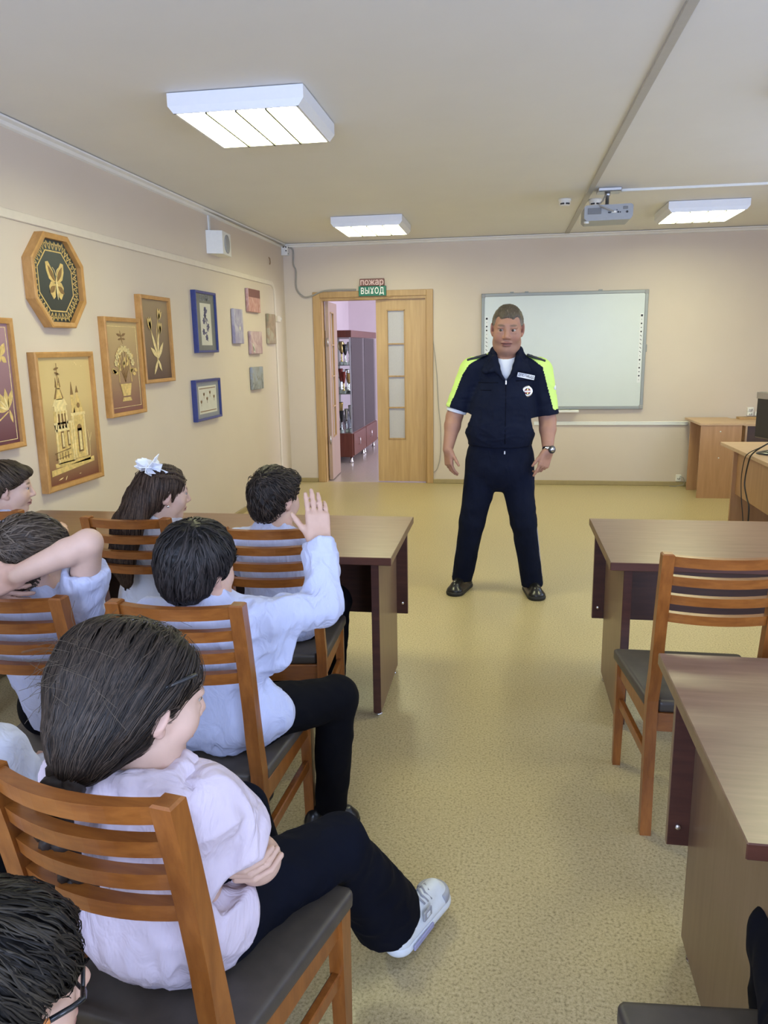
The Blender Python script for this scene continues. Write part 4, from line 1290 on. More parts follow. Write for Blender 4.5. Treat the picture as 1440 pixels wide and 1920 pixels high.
def np_mesh(name, verts, faces, mats, parent=None, origin=(0, 0, 0), color=None, matfn=None, smooth=True):
    me = bpy.data.meshes.new(name)
    verts = np.asarray(verts, np.float32) - np.asarray(origin, np.float32)
    nf, w = faces.shape
    me.vertices.add(len(verts)); me.vertices.foreach_set('co', verts.ravel())
    me.loops.add(nf * w); me.loops.foreach_set('vertex_index', faces.astype(np.int32).ravel())
    me.polygons.add(nf); me.polygons.foreach_set('loop_start', np.arange(0, nf * w, w, dtype=np.int32))
    me.update(calc_edges=True)
    for m in (mats if isinstance(mats, (list, tuple)) else [mats]): me.materials.append(m)
    me.polygons.foreach_set('use_smooth', np.full(nf, smooth))
    if matfn is not None:
        me.polygons.foreach_set('material_index', matfn(verts[faces].mean(1) + np.asarray(origin)).astype(np.int32))
    if color is not None:
        at = me.color_attributes.new('col', 'FLOAT_COLOR', 'POINT')
        c4 = np.ones((len(verts), 4), np.float32); c4[:, :3] = color
        at.data.foreach_set('color', c4.ravel())
    me.validate()
    return link_mesh(name, me, parent)

def sdf_obj(name, sdf, h, mats, parent, origin, colorfn=None, matfn=None, lo=None, hi=None):
    v, f = polygonize(sdf, h, lo, hi)
    return np_mesh(name, v, f, mats, parent, origin, colorfn(v) if colorfn else None, matfn)

def frame(yaw, pitch=0., roll=0.):
    """columns: right, forward, up; yaw in degrees to the person's right of +Y, pitch up, roll towards right"""
    y, p, r = map(math.radians, (yaw, pitch, roll))
    fwd = V3(math.sin(y) * math.cos(p), math.cos(y) * math.cos(p), math.sin(p))
    rt = V3(math.cos(y), -math.sin(y), 0.)
    up = np.cross(rt, fwd)
    rt2 = rt * math.cos(r) - up * math.sin(r); up2 = up * math.cos(r) + rt * math.sin(r)
    return np.stack([rt2, fwd, up2], 1)

# ------------------------------------------------------------------ materials for people
def attr_mat(name, rough=.5, spec=.3, sss=0.0, tint=1.0, aniso=False, nscale=40, var=.08, bumpy=0.0):
    m = new_mat(name, (.5, .5, .5), rough, spec=spec)
    nt, b = nodes(m)
    a = add_node(nt, 'ShaderNodeAttribute', attribute_name='col')
    f = noise(nt, coords(nt), nscale, 3)
    mx = add_node(nt, 'ShaderNodeMix', data_type='RGBA', blend_type='MULTIPLY')
    mx.inputs['Factor'].default_value = 1.0
    nt.links.new(a.outputs['Color'], mx.inputs[6])
    nt.links.new(ramp(nt, f, [(.3, (1 - var,) * 3), (.7, (1 + var,) * 3)]), mx.inputs[7])
    nt.links.new(mx.outputs[2], b.inputs['Base Color'])
    if sss:
        b.inputs['Subsurface Weight'].default_value = sss
        b.inputs['Subsurface Radius'].default_value = (.012, .005, .003)
    if bumpy: bump(nt, b, f, bumpy, .002)
    return m
M['skin'] = attr_mat('skin', .52, .35, .0, nscale=30, var=.04)
M['hair'] = attr_mat('hair', .45, .2, nscale=120, var=.18)
M['shirt_white'] = fabric_mat('shirt_white', (.60, .62, .70), .03, strength=.06, sheen=0, folds=.95)
M['shirt_cool'] = fabric_mat('shirt_cool', (.53, .56, .74), .03, strength=.06, sheen=0, folds=.95)
M['shirt_pink'] = fabric_mat('shirt_pink', (.62, .54, .62), .03, strength=.06, sheen=0, folds=.95)
M['tee'] = fabric_mat('tee_white', (.66, .68, .74), .03, strength=.05, sheen=0)
M['navy'] = fabric_mat('uniform_navy', (.0065, .009, .022), .12, strength=.15, sheen=0, folds=.5)
M['navy_jacket'] = fabric_mat('jacket_navy', (.0065, .009, .022), .12, strength=.15, sheen=0, folds=.4)
M['hivis'] = fabric_mat('hivis_yellow', (.56, .76, .20), .04, strength=.08, sheen=0)
M['trouser_black'] = fabric_mat('trouser_black', (.004, .004, .006), .15, sheen=0)
M['trouser_navy'] = fabric_mat('trouser_navy', (.0035, .0045, .010), .15, sheen=0)
M['leather'] = speckle_mat('black_leather', (.012, .012, .012), .2, 60, .28, .05)
M['rubber'] = speckle_mat('black_rubber', (.014, .014, .014), .2, 60, .6)
M['eye_white'] = new_mat('eye_white', (.40, .36, .34), .25)
M['iris'] = new_mat('iris', (.05, .035, .025), .15)
M['sneaker'] = speckle_mat('sneaker_white', (.76, .80, .84), .03, 60, .45)
M['sneaker_grey'] = speckle_mat('sneaker_grey', (.38, .39, .44), .05, 60, .5)
M['sneaker_lilac'] = speckle_mat('sneaker_lilac', (.36, .36, .56), .05, 60, .45)
M['ribbon'] = fabric_mat('ribbon_white', (.84, .85, .90), .02, strength=.03)
M['specs_black'] = new_mat('specs_black', (.012, .012, .014), .25)
M['specs_orange'] = new_mat('specs_orange', (.62, .22, .06), .3)

# ------------------------------------------------------------------ anatomy
def head_prims(s, C, F, k=1.0, neck=None, jaw=1.0, cheek=1.0, neck_r=.05, mouth_open=0.0):
    """C head centre, F frame (right, forward, up), k scale"""
    def W(x, y, z): return C + F @ (V3(x, y, z) * k)
    def E(x, y, z, a, b, c, kk=.02, sub=False, R=None):
        s.el(W(x, y, z), V3(a, b, c) * k, F if R is None else F @ R, kk * k, sub)
    E(0, -.012, .035, .075, .094, .086)
    E(0, .028, -.028, .058 * jaw, .062, .078, .03)
    for q in (-1, 1):
        E(q * .044 * jaw, .012, -.062, .024 * cheek, .030, .026, .03)
        E(q * .036, .056, -.022, .030 * cheek, .026, .030, .03)
    E(0, .060, -.090, .026 * jaw, .022, .018, .025)
    E(0, .072, .034, .052, .020, .020, .02)
    for q in (-1, 1): E(q * .031, .103, .014, .018, .016, .013, .012, True)
    s.rc(W(0, .088, .020), W(0, .106, -.018), .0085 * k, .0115 * k, .012 * k)
    for q in (-1, 1): E(q * .0125, .095, -.024, .009, .011, .008, .008)
    E(0, .0880, -.050, .027, .010, .0062, .006)
    E(0, .0860, -.0625, .023, .010, .0072, .006)
    for q in (-1, 1): E(q * .031, .0790, .0250, .019, .0130, .0095, .006)      # upper lid fold
    for q in (-1, 1): E(q * .031, .0775, .0005, .018, .0115, .0075, .007)
    for q in (-1, 1):                                                        # ears
        a = math.radians(14); R = np.array([[1, 0, 0], [0, math.cos(a), math.sin(a)], [0, -math.sin(a), math.cos(a)]])
        yw = math.radians(-q * 24); Ry = np.array([[math.cos(yw), -math.sin(yw), 0], [math.sin(yw), math.cos(yw), 0], [0, 0, 1]])
        E(q * .078, -.012, .002, .0085, .021, .033, .006, False, Ry @ R)
        E(q * .087, -.008, .006, .006, .012, .020, .006, True, Ry @ R)
        E(q * .074, .0, -.024, .008, .010, .012, .006)
    if neck is not None:
        s.rc(W(0, -.022, -.03), neck, neck_r * 1.0, neck_r * 1.12, .035)

def hand_prims(s, w, d, n, t, k=1.0, curl=(.35, .3, .3, .35), spread=.06, thumb=(.75, .75, .2), thumb_curl=.25, kk=.008):
    """w wrist, d towards the fingers, n palm side, t thumb side"""
    d = unit(d); n = unit(n - d * (np.dot(n, d))); t0 = np.cross(d, n); t = unit(t0 if np.dot(t0, t) > 0 else -t0)
    R = np.stack([t, d, n], 1)
    s.bx(w + d * .048 * k, V3(.040, .052, .0135) * k, R, .012 * k, .012 * k)
    s.rc(w - d * .012 * k, w + d * .02 * k, .025 * k, .027 * k, .015 * k, n, .72)
    s.el(w + d * .032 * k + t * .026 * k + n * .008 * k, V3(.018, .032, .016) * k, R, .012 * k)
    offs = (.031, .0105, -.0105, -.030); base = (.094, .099, .095, .085); L = (.072, .080, .074, .058)
    for i in range(4):
        b = w + d * base[i] * k + t * offs[i] * k
        dd = unit(d + t * (1.5 - i) * spread)
        p = b - d * .02 * k; ang = 0
        r = (.0088, .0092, .0088, .0078)[i] * k
        s.rc(p, b, r * 1.05, r * 1.02, kk * k)
        p = b
        for j, fr in enumerate((.46, .30, .24)):
            ang += curl[i] * (1.0, 1.15, .8)[j]
            q = p + (dd * math.cos(ang) + n * math.sin(ang)) * L[i] * fr * k
            s.rc(p, q, r * (1, .93, .86)[j], r * (.95, .88, .72)[j], .004 * k)
            p = q
    p = w + d * .022 * k + t * .028 * k + n * .006 * k
    td = unit(d * thumb[0] + t * thumb[1] + n * thumb[2])
    q = p + td * .040 * k; s.rc(p, q, .0125 * k, .0105 * k, .01 * k)
    td2 = unit(td + d * thumb_curl); r_ = q + td2 * .030 * k; s.rc(q, r_, .0102 * k, .0095 * k, .004 * k)
    td3 = unit(td2 + d * thumb_curl * .6 + n * .1); e = r_ + td3 * .024 * k; s.rc(r_, e, .0095 * k, .0072 * k, .004 * k)

def skin_color(C, F, k, base, lips=(.40, .17, .15), flush=(.55, .30, .24), brow=None, brow_c=(.10, .07, .05), beard=None):
    base = V3(base)
    def fn(v):
        X = (v - C) @ F / k
        col = np.tile(base, (len(v), 1))
        near = (np.abs(X[:, 2]) < .13) & (np.linalg.norm(X, axis=1) < .2)
        def mixin(m, c, a=1.0):
            w = np.clip(m, 0, 1)[:, None] * a * near[:, None]
            nonlocal col
            col = col * (1 - w) + V3(c) * w
        ck = 1 - np.minimum(np.hypot((np.abs(X[:, 0]) - .042) / .03, (X[:, 2] + .03) / .03), 1)
        mixin(ck * (X[:, 1] > .02), flush, .45)
        mixin(1 - np.minimum(np.abs(np.linalg.norm((X - V3(0, .105, -.02)) / .022, axis=1)), 1), flush, .5)
        er = (np.abs(X[:, 0]) > .072) & (X[:, 1] < .03)
        mixin(er * 1.0, flush, .35)
        if beard is not None:
            mixin(np.clip((-.03 - X[:, 2]) / .03, 0, 1) * (X[:, 1] > -.01) * (X[:, 2] > -.12), beard, .25)
        lp = np.hypot(X[:, 0] / .028, (X[:, 2] + .0565) / .0125)
        mixin(np.clip((1.08 - lp) * 5, 0, 1) * (X[:, 1] > .07), lips, .8)
        mo = np.hypot(X[:, 0] / .027, (X[:, 2] + .0562) / .0026)  # shade of the lip crease put into the colour
        mixin(np.clip((1.3 - mo) * 3, 0, 1) * (X[:, 1] > .07), (.06, .02, .02), .9)
        if brow is not None:
            bz = .036 - .25 * (np.abs(X[:, 0]) - .03) ** 2 / .01 * .04
            bm = np.hypot((np.abs(X[:, 0]) - .031) / .020, (X[:, 2] - bz) / .006)
            mixin(np.clip((1.1 - bm) * 3, 0, 1) * (X[:, 1] > .05), brow_c, brow)
        return col
    return fn

def eyes(parent, origin, C, F, k, look=(0, 1, 0)):
    for q in (-1, 1):
        c = C + F @ (V3(q * .031, .0755, .0130) * k)
        lk = unit(F @ unit(V3(look)))
        mb = MB()
        r = .0132 * k
        mb.lathe([(r * math.sin(a), -r * math.cos(a)) for a in [PI * j / 12 for j in range(13)]], c - origin, lk, 16)
        e = mb.build('eye', M['eye_white'], parent)
        m2 = MB(); m2.lathe([(.0068 * k, 0), (.0055 * k, .0022 * k), (.001 * k, .0030 * k)], c - origin + lk * r * .86, lk, 14)
        m2.build('iris', M['iris'], e)

def short_hair(C, F, k, thick=.014, front=.070, back=-.065, side=.0, fringe=0.0, crown=0.0, seed=1, rough=.004, top=0.0, temple=0.0):
    """cap of hair as a signed distance; front = hairline height above the eyes, back = nape"""
    s = S()
    W = lambda x, y, z: C + F @ (V3(x, y, z) * k)
    s.el(W(0, -.014, .036 + top * .5), V3(.075 + thick, .095 + thick, .087 + thick + top) * k, F, .02)
    s.el(W(0, -.05, -.025), V3(.064 + thick * .5, .055 + thick * .5, .062) * k, F, .03 * k)
    if fringe: s.el(W(0, .070, front + .012), V3(.058, .030, .024 + fringe) * k, F, .02 * k)
    # face opening, ears and neck
    s.el(W(0, .118, front - .118), V3(.088, .092 - fringe * .3, .118) * k, F, .012 * k, True)
    for q in (-1, 1):
        s.el(W(q * .092, .012, -.030 + side), V3(.034, .040, .050) * k, F, .010 * k, True)
        s.el(W(q * .088, .062, -.015 + side), V3(.040, .042, .062) * k, F, .012 * k, True)
    if temple:
        for q in (-1, 1): s.el(W(q * .060, .085, front - .030), V3(.026, .045, .045) * k, F, .012 * k, True)
    s.cut(W(0, -.06, back), F @ V3(0, .75, -1.0), .012 * k)
    sd = seed
    s.post = lambda P: vnoise(((P - C) @ F) / k * V3(70, 45, 45), sd) * rough * k * .55 + vnoise(((P - C) @ F) / k * V3(150, 90, 90), sd + 5) * rough * k * .4
    return s

def strands(name, sdf, seeds, flow, steps, step, width, colors, mat, parent, origin, lift=.002, seed=0, h=.004, jitter=.25, droop=None, curl=0.0):
    """thin tapering locks that follow the surface of a hair volume"""
    rng = np.random.default_rng(seed)
    N = len(seeds)
    P = np.array(seeds, float)
    lf = lift * (0.3 + rng.random(N))
    jit = rng.normal(size=(N, 3)) * jitter
    path = []; nor = []
    for st in range(steps):
        d = evalc(sdf, P)
        g = np.stack([evalc(sdf, P + np.eye(3)[i] * h) - d for i in range(3)], 1)
        g /= (np.linalg.norm(g, axis=1, keepdims=True) + 1e-9)
        P = P - g * np.clip(d - lf, -.012, .012)[:, None]
        path.append(P.copy()); nor.append(g)
        f = flow(P) + jit * (.6 + .4 * math.sin(st * 1.3))
        if curl: f = f + np.cross(g, f) * curl * math.sin(st * .9)
        f = f - g * (f * g).sum(1)[:, None]
        f /= (np.linalg.norm(f, axis=1, keepdims=True) + 1e-9)
        P = P + f * step
    path = np.stack(path, 1); nor = np.stack(nor, 1)
    tan = np.gradient(path, axis=1)
    tan /= (np.linalg.norm(tan, axis=2, keepdims=True) + 1e-9)
    side = np.cross(tan, nor); side /= (np.linalg.norm(side, axis=2, keepdims=True) + 1e-9)
    u = np.linspace(0, 1, steps)
    w = width * (.55 + .9 * rng.random(N))[:, None] * np.minimum(1, 4 * (u + .08)) * (1 - u ** 3 * .85)
    a = path - side * w[..., None]; b = path + side * w[..., None]; c = path + nor * (w * .75)[..., None]
    verts = np.stack([a, c, b], 2).reshape(-1, 3)
    k = np.arange(N)[:, None] * steps * 3 + np.arange(steps - 1)[None] * 3
    q1 = np.stack([k, k + 1, k + 4, k + 3], -1).reshape(-1, 4)
    q2 = np.stack([k + 1, k + 2, k + 5, k + 4], -1).reshape(-1, 4)
    f = np.concatenate([q1, q2])
    cc = V3(colors[0])[None] + (V3(colors[1]) - V3(colors[0]))[None] * rng.random(N)[:, None] ** 1.5
    if callable(mat): pass
    col = np.repeat(cc, steps * 3, 0)
    return np_mesh(name, verts, f, mat, parent, origin, col)

def surf_seeds(v, f, n, rng, weight=None):
    c = v[f].mean(1)
    ar = np.linalg.norm(np.cross(v[f[:, 2]] - v[f[:, 0]], v[f[:, 3]] - v[f[:, 1]]), axis=1)
    if weight is not None: ar = ar * weight(c)
    i = rng.choice(len(c), n, p=ar / ar.sum())
    return c[i] + rng.normal(size=(n, 3)) * .002

def hair_on(parent, origin, sdf, C, F, k, colors, n, flow, steps=9, step=.009, width=.0016, h=.004, seed=0, jitter=.25, lift=.003, base=None, weight=None, name='hair'):
    v, f = polygonize(sdf, h)
    base = base or sc(colors[0], .9)
    hb = np_mesh(name, v, f, M['hair'], parent, origin, np.tile(V3(base), (len(v), 1)))
    if n:
        sd = surf_seeds(v, f, n, np.random.default_rng(seed), weight)
        strands('hair_strands', sdf, sd, flow, steps, step, width, colors, M['hair'], hb, (0, 0, 0) if False else origin, lift, seed, jitter=jitter)
    return hb

def wrinkle(amp, scale=(14, 14, 9), seed=0, amp2=.4, R=None):
    sc_ = V3(scale)
    def f(P):
        Q = P if R is None else P @ R
        w_ = np.stack([vnoise(Q * 7 + i * 11.3, seed + 20 + i) for i in range(3)], 1) * .55
        n1 = vnoise(Q * sc_ + 3.1 + w_, seed); n2 = vnoise(Q * sc_ * 2.1 + 9.7 + w_ * 1.6, seed + 3)
        r = (1 - np.abs(n1) * 2.2) * .75 + (1 - np.abs(n2) * 2.2) * amp2
        return -r * amp
    return f

# ================================================================== people
SKIN = (.56, .36, .27)
SKIN2 = (.60, .40, .31)
def flow_down(C, F, k, crown=(0, -.05, .125), fwd=0.0, down=.5):
    cr = C + F @ (V3(crown) * k); dn = F @ V3(0, fwd, -down)
    def f(P):
        d = P - cr
        return d / (np.linalg.norm(d, axis=1, keepdims=True) + 1e-6) + dn
    return f
def flow_to(target, down=.0):
    t = V3(target)
    def f(P):
        d = t - P
        return d / (np.linalg.norm(d, axis=1, keepdims=True) + 1e-6) + V3(0, 0, -down)
    return f

def shoe(parent, origin, heel, toe, w, hgt, mats, h=.004, sole=.024, name='shoe', high=0.0, details=None):
    heel = V3(heel); toe = V3(toe); d = unit(toe - heel); up = V3(0, 0, 1); r = unit(np.cross(d, up)); up = np.cross(r, d)
    L = np.linalg.norm(toe - heel); R = np.stack([r, d, up], 1)
    P = lambda x, y, z: heel + r * x + d * y + up * z
    s = S()
    s.rc(P(0, w * .95, sole), P(0, L - w * 1.15, sole), w * .92, w * 1.12, .02, up, .55)
    s.rc(P(0, w * 1.05, sole + hgt * .55), P(0, w * 1.25, sole + hgt + high), w * .86, w * .80, .02)
    s.rc(P(0, w * 1.4, sole + hgt * .75), P(0, L - w * 1.3, sole + hgt * .30), w * .72, w * .82, .025, r, .9)
    s.cut(P(0, 0, sole * .8), -up, .004)
    o = sdf_obj(name, s, h, mats[0], parent, origin)
    q = S()
    q.rc(P(0, w * .98, sole * .5), P(0, L - w * 1.12, sole * .5), w * 1.0, w * 1.18, .01, up, .6)
    q.cut(P(0, 0, sole), up, .003); q.cut(P(0, 0, 0), -up, .003)
    sdf_obj('sole', q, h, mats[1], o, origin)
    return o, P, R, L

def kid(label, head, neck, sh, el, wr, pelvis, chest, hips, knees, ankles, skin=SKIN, k=.95, shirt='shirt_white', sleeve=1.0, trousers='trouser_black',
        hands=(None, None), hb=.005, hc=.0085, arm_r=.034, body_w=.135, seed=1, feet=None, shirt_extra=None, hem=.47, collar=True, hand_k=.80, jaw=1.0, wr_amp=.005, face=True, brow=(.10, .06, .04), foot_h=.05, torso_q=.70, flare=0.0, shirt_h=.006, neck_r=.043, body_extra=None):
    C, yaw, pitch, roll = head
    C = V3(C); F = frame(yaw, pitch, roll)
    pelvis = V3(pelvis); chest = V3(chest); neck = V3(neck)
    sh = [V3(x) for x in sh]; el = [V3(x) for x in el]; wr = [V3(x) for x in wr]
    root = empty('person', (pelvis[0], pelvis[1], 0), label=label, cat='person')
    O = V3(pelvis[0], pelvis[1], 0)
    across = unit(sh[0] - sh[1]); upv = unit(neck - pelvis); fwd = unit(np.cross(upv, across))
    # body
    b = S()
    head_prims(b, C, F, k, neck, jaw, neck_r=neck_r)
    b.rc(sh[0], sh[1], .042, .042, .03)
    b.rc(chest, (sh[0] + sh[1]) / 2, body_w * .8, body_w * .72, .04, fwd, .62)
    b.rc(pelvis, chest, body_w * .8, body_w * .8, .04, fwd, .65)
    for i in (0, 1):
        b.rc(sh[i], el[i], arm_r * 1.18, arm_r, .012)
        m = el[i] + (wr[i] - el[i]) * .3
        b.rc(el[i], m, arm_r * 1.0, arm_r * 1.0, .012)
        b.rc(m, wr[i], arm_r * 1.0, arm_r * .70, .01)
        hd = hands[i]
        if hd is None:
            d = unit(wr[i] - el[i]); n = V3(0, 0, -1) if abs(d[2]) < .8 else fwd
            hd = dict(d=d, n=n, t=(across if i else -across))
        hand_prims(b, wr[i], V3(hd['d']), V3(hd['n']), V3(hd['t']), hand_k, **{a: c for a, c in hd.items() if a not in 'dnt'})
    if body_extra: body_extra(b)
    sdf_obj('body', b, hb, M['skin'], root, O, skin_color(C, F, k, skin, brow=.8, brow_c=brow))
    if face: eyes(root, O, C, F, k)
    # shirt
    g = S()
    w = body_w
    g.rc(pelvis + upv * .02, chest, w * .98, w * 1.0, .03, fwd, torso_q)
    g.rc(chest, (sh[0] + sh[1]) / 2 - upv * .025, w * 1.0, w * .84, .03, fwd, .66)
    g.rc(sh[0], sh[1], .048, .048, .035)
    g.rc((sh[0] + sh[1]) / 2, neck, .066, .052, .045)
    for i in (0, 1):
        r0, r1 = arm_r * 1.52, arm_r * 1.42
        if sleeve >= .9:
            g.rc(sh[i], el[i], r0, r1, .022)
            g.rc(el[i], wr[i] - unit(wr[i] - el[i]) * .012, r1, arm_r * 1.22, .025)
            g.rc(wr[i] - unit(wr[i] - el[i]) * .06, wr[i] - unit(wr[i] - el[i]) * .002, arm_r * 1.32, arm_r * 1.26, .008)
            g.end(wr[i] - unit(wr[i] - el[i]) * .004, wr[i] - el[i], .07)
        else:
            e = sh[i] + (el[i] - sh[i]) * sleeve
            g.rc(sh[i], e, r0 * 1.02, r0 * 1.06, .022)
    if shirt_extra: shirt_extra(g)
    g.cut(V3(0, 0, hem), V3(0, 0, -1), .01)
    for i in (0, 1):
        if sleeve >= .9: g.cut(wr[i] - unit(wr[i] - el[i]) * .004, unit(wr[i] - el[i]), .002) if False else None
        else:
            e = sh[i] + (el[i] - sh[i]) * sleeve; dv = unit(el[i] - sh[i])
            g.end(e + dv * .02, dv, .11)
            g.rc(e + dv * .0, e + dv * .10, arm_r * 1.12, arm_r * 1.3, .004, sub=True)
    # neck opening
    g.rc(neck + upv * .012, neck + upv * .10 + F[:, 1] * .02, neck_r * 1.12, neck_r * 1.3, .006, sub=True)
    g.post = wrinkle(wr_amp, (16, 16, 9), seed)
    so = sdf_obj('shirt', g, shirt_h, M[shirt], root, O)
    if collar:
        cl = S()
        ax = unit(C + F @ V3(0, -.02, -.06) * k - neck)
        cl.rc(neck - ax * .004, neck + ax * .018, neck_r * 1.42, neck_r * 1.30, .01)
        cl.rc(neck - ax * .03, neck + ax * .10, neck_r * 1.10, neck_r * 1.12, .006, sub=True)
        sdf_obj('collar', cl, .0045, M[shirt], so, O)
    # trousers
    t = S()
    hips = [V3(x) for x in hips]; knees = [V3(x) for x in knees]; ankles = [V3(x) for x in ankles]
    t.rc(hips[0], hips[1], .098, .098, .03)
    for i in (0, 1):
        t.rc(hips[i], knees[i], .084, .066, .03)
        t.rc(knees[i], ankles[i], .064, .050 + flare, .02)
    for i in (0, 1):
        dv = unit(ankles[i] - knees[i])
        t.end(ankles[i] + dv * (.025 - flare * 1.7), dv, .16)
    t.post = wrinkle(.004, (12, 12, 12), seed + 7)
    sdf_obj('trousers', t, hc, M[trousers], root, O, lo=None)
    if feet:
        for i in (0, 1):
            hl, to = feet[i]
            shoe(root, O, hl, to, .036, foot_h, (M['leather'], M['rubber']), .005)
    return root, O, C, F, k

BROWN = ((.030, .018, .011), (.085, .055, .034))
DARK = ((.010, .008, .007), (.045, .034, .026))

# ---- boy raising his hand (second row)
r, O, C, F, k = kid('boy in a white shirt raising his right hand, second row',
    ((-.805, 1.872, 1.004), 26, -4, 0), (-.795, 1.862, .915), [(-.655, 1.878, .868), (-.935, 1.858, .868)],
    [(-.500, 2.005, .862), (-.985, 1.97, .66)], [(-.527, 2.095, 1.030), (-.86, 2.15, .63)],
    (-.795, 1.935, .535), (-.792, 1.880, .790), [(-.725, 1.97, .535), (-.87, 1.97, .535)], [(-.515, 2.195, .497), (-.88, 2.33, .50)], [(-.545, 2.205, .115), (-.86, 2.27, .115)],
    k=.97, shirt='shirt_cool', seed=2, hb=.0043, hc=.007, hands=(dict(d=(-.10, .28, .95), n=(-.45, .85, -.2), t=(-.9, -.45, .1), curl=(.10, .14, .18, .26), spread=.025, thumb=(.8, .62, .15), thumb_curl=.15), None), hand_k=.88,
    feet=[((-.632, 2.165, 0), (-.475, 2.300, 0)), ((-.86, 2.20, 0), (-.84, 2.42, 0))], hem=.475, wr_amp=.010, body_w=.14,
    shirt_extra=lambda g: (g.el((-.785, 1.945, .56), (.195, .130, .105), None, .04), g.el((-.62, 1.93, .80), (.05, .06, .10), None, .04)))
hs = short_hair(C, F, k, thick=.022, front=.075, back=-.075, side=-.02, seed=4, rough=.006)
hair_on(r, O, hs, C, F, k, ((.007, .006, .006), (.040, .033, .031)), 1500, flow_down(C, F, k, (.02, -.03, .08), .1, .5), 10, .012, .0020, seed=4, jitter=.16)

# ---- boy with his arms behind his head (second row, left)
r, O, C, F, k = kid('boy in a short-sleeved white shirt with his arm folded behind his head',
    ((-1.290, 1.885, 1.005), 42, 6, 8), (-1.285, 1.868, .918), [(-1.150, 1.862, .888), (-1.425, 1.868, .885)],
    [(-1.072, 1.795, 1.092), (-1.52, 1.80, 1.08)], [(-1.235, 1.722, 1.022), (-1.36, 1.738, .985)],
    (-1.28, 1.945, .535), (-1.28, 1.880, .780), [(-1.21, 1.98, .535), (-1.35, 1.98, .535)], [(-1.17, 2.33, .50), (-1.40, 2.33, .50)], [(-1.16, 2.28, .115), (-1.40, 2.28, .115)],
    k=.96, shirt='shirt_cool', sleeve=.52, seed=5, skin=SKIN2, arm_r=.036,
    hands=(dict(d=(-.95, .0, -.42), n=(.1, .95, .1), t=(.3, -.1, .9), curl=(.2, .2, .2, .2)), dict(d=(.9, .05, -.3), n=(0, 1, .1), t=(0, 0, 1))),
    feet=[((-1.16, 2.20, 0), (-1.14, 2.42, 0)), ((-1.40, 2.20, 0), (-1.42, 2.42, 0))], hem=.50, wr_amp=.008)
hs = short_hair(C, F, k, thick=.018, front=.072, back=-.055, seed=8, rough=.007, top=.006)
hair_on(r, O, hs, C, F, k, ((.050, .036, .026), (.135, .105, .080)), 1300, flow_down(C, F, k, (.01, -.05, .08), .5, .2), 7, .010, .0018, seed=8, jitter=.35, lift=.005)

# ---- boy with cropped hair at the front desk
r, O, C, F, k = kid('boy with cropped dark hair in a pale blue shirt at the front desk',
    ((-.858, 2.755, 1.018), 30, -2, 0), (-.868, 2.735, .915), [(-.735, 2.725, .862), (-.998, 2.705, .862)],
    [(-.700, 2.90, .70), (-1.05, 2.90, .72)], [(-.80, 3.085, .752), (-.93, 3.09, .752)],
    (-.855, 2.765, .535), (-.865, 2.735, .780), [(-.79, 2.80, .535), (-.93, 2.80, .535)], [(-.72, 3.12, .50), (-.98, 3.13, .50)], [(-.74, 3.10, .115), (-.98, 3.10, .115)],
    k=.95, shirt='shirt_cool', seed=9, feet=[((-.74, 3.02, 0), (-.72, 3.24, 0)), ((-.98, 3.02, 0), (-.98, 3.24, 0))], hem=.475,
    shirt_extra=lambda g: g.el((-.845, 2.775, .55), (.155, .125, .10), None, .06))
hs = short_hair(C, F, k, thick=.014, front=.070, back=-.060, seed=12, rough=.006, fringe=.004)
hair_on(r, O, hs, C, F, k, ((.014, .010, .008), (.055, .040, .030)), 1300, flow_down(C, F, k, (.0, -.06, .08), .4, .25), 6, .009, .0017, seed=12, jitter=.35, lift=.006)

# ---- boy in profile at the left edge
r, O, C, F, k = kid('boy in profile at the left edge leaning on the front desk',
    ((-2.118, 2.965, 1.003), 62, -4, 0), (-2.150, 2.925, .900), [(-2.035, 2.905, .862), (-2.275, 2.985, .85)],
    [(-1.965, 3.065, .795), (-2.30, 3.16, .74)], [(-2.07, 3.24, .758), (-2.22, 3.30, .755)],
    (-2.10, 2.92, .535), (-2.13, 2.905, .765), [(-2.03, 2.98, .535), (-2.17, 2.98, .535)], [(-1.98, 3.30, .50), (-2.22, 3.30, .50)], [(-2.0, 3.28, .115), (-2.22, 3.28, .115)],
    k=.93, shirt='shirt_cool', sleeve=.62, seed=14, skin=SKIN2, feet=[((-2.0, 3.20, 0), (-2.0, 3.42, 0)), ((-2.22, 3.20, 0), (-2.22, 3.42, 0))])
hs = short_hair(C, F, k, thick=.015, front=.062, back=-.045, seed=15, rough=.005, fringe=.008)
hair_on(r, O, hs, C, F, k, ((.030, .020, .013), (.090, .062, .040)), 1100, flow_down(C, F, k, (.0, -.05, .13), .55, .25), 8, .010, .0017, seed=15, jitter=.2, lift=.004)

# ---- girl with white bow at the front desk
r, O, C, F, k = kid('girl with long brown hair and a white bow at the front desk',
    ((-1.338, 2.825, 1.018), 52, -6, 0), (-1.365, 2.80, .918), [(-1.262, 2.795, .872), (-1.515, 2.815, .862)],
    [(-1.215, 2.95, .73), (-1.625, 2.935, .735)], [(-1.29, 3.12, .755), (-1.52, 3.12, .755)],
    (-1.42, 2.865, .535), (-1.40, 2.815, .775), [(-1.35, 2.90, .535), (-1.49, 2.90, .535)], [(-1.30, 3.22, .50), (-1.50, 3.22, .50)], [(-1.30, 3.18, .115), (-1.50, 3.18, .115)],
    k=.92, shirt='shirt_white', sleeve=.30, seed=18, body_w=.128, skin=SKIN2, collar=False, jaw=.94, feet=[((-1.30, 3.10, 0), (-1.30, 3.30, 0)), ((-1.50, 3.10, 0), (-1.50, 3.30, 0))],
    shirt_extra=lambda g: g.el((-1.425, 2.855, .57), (.150, .115, .13), None, .06), hem=.46)
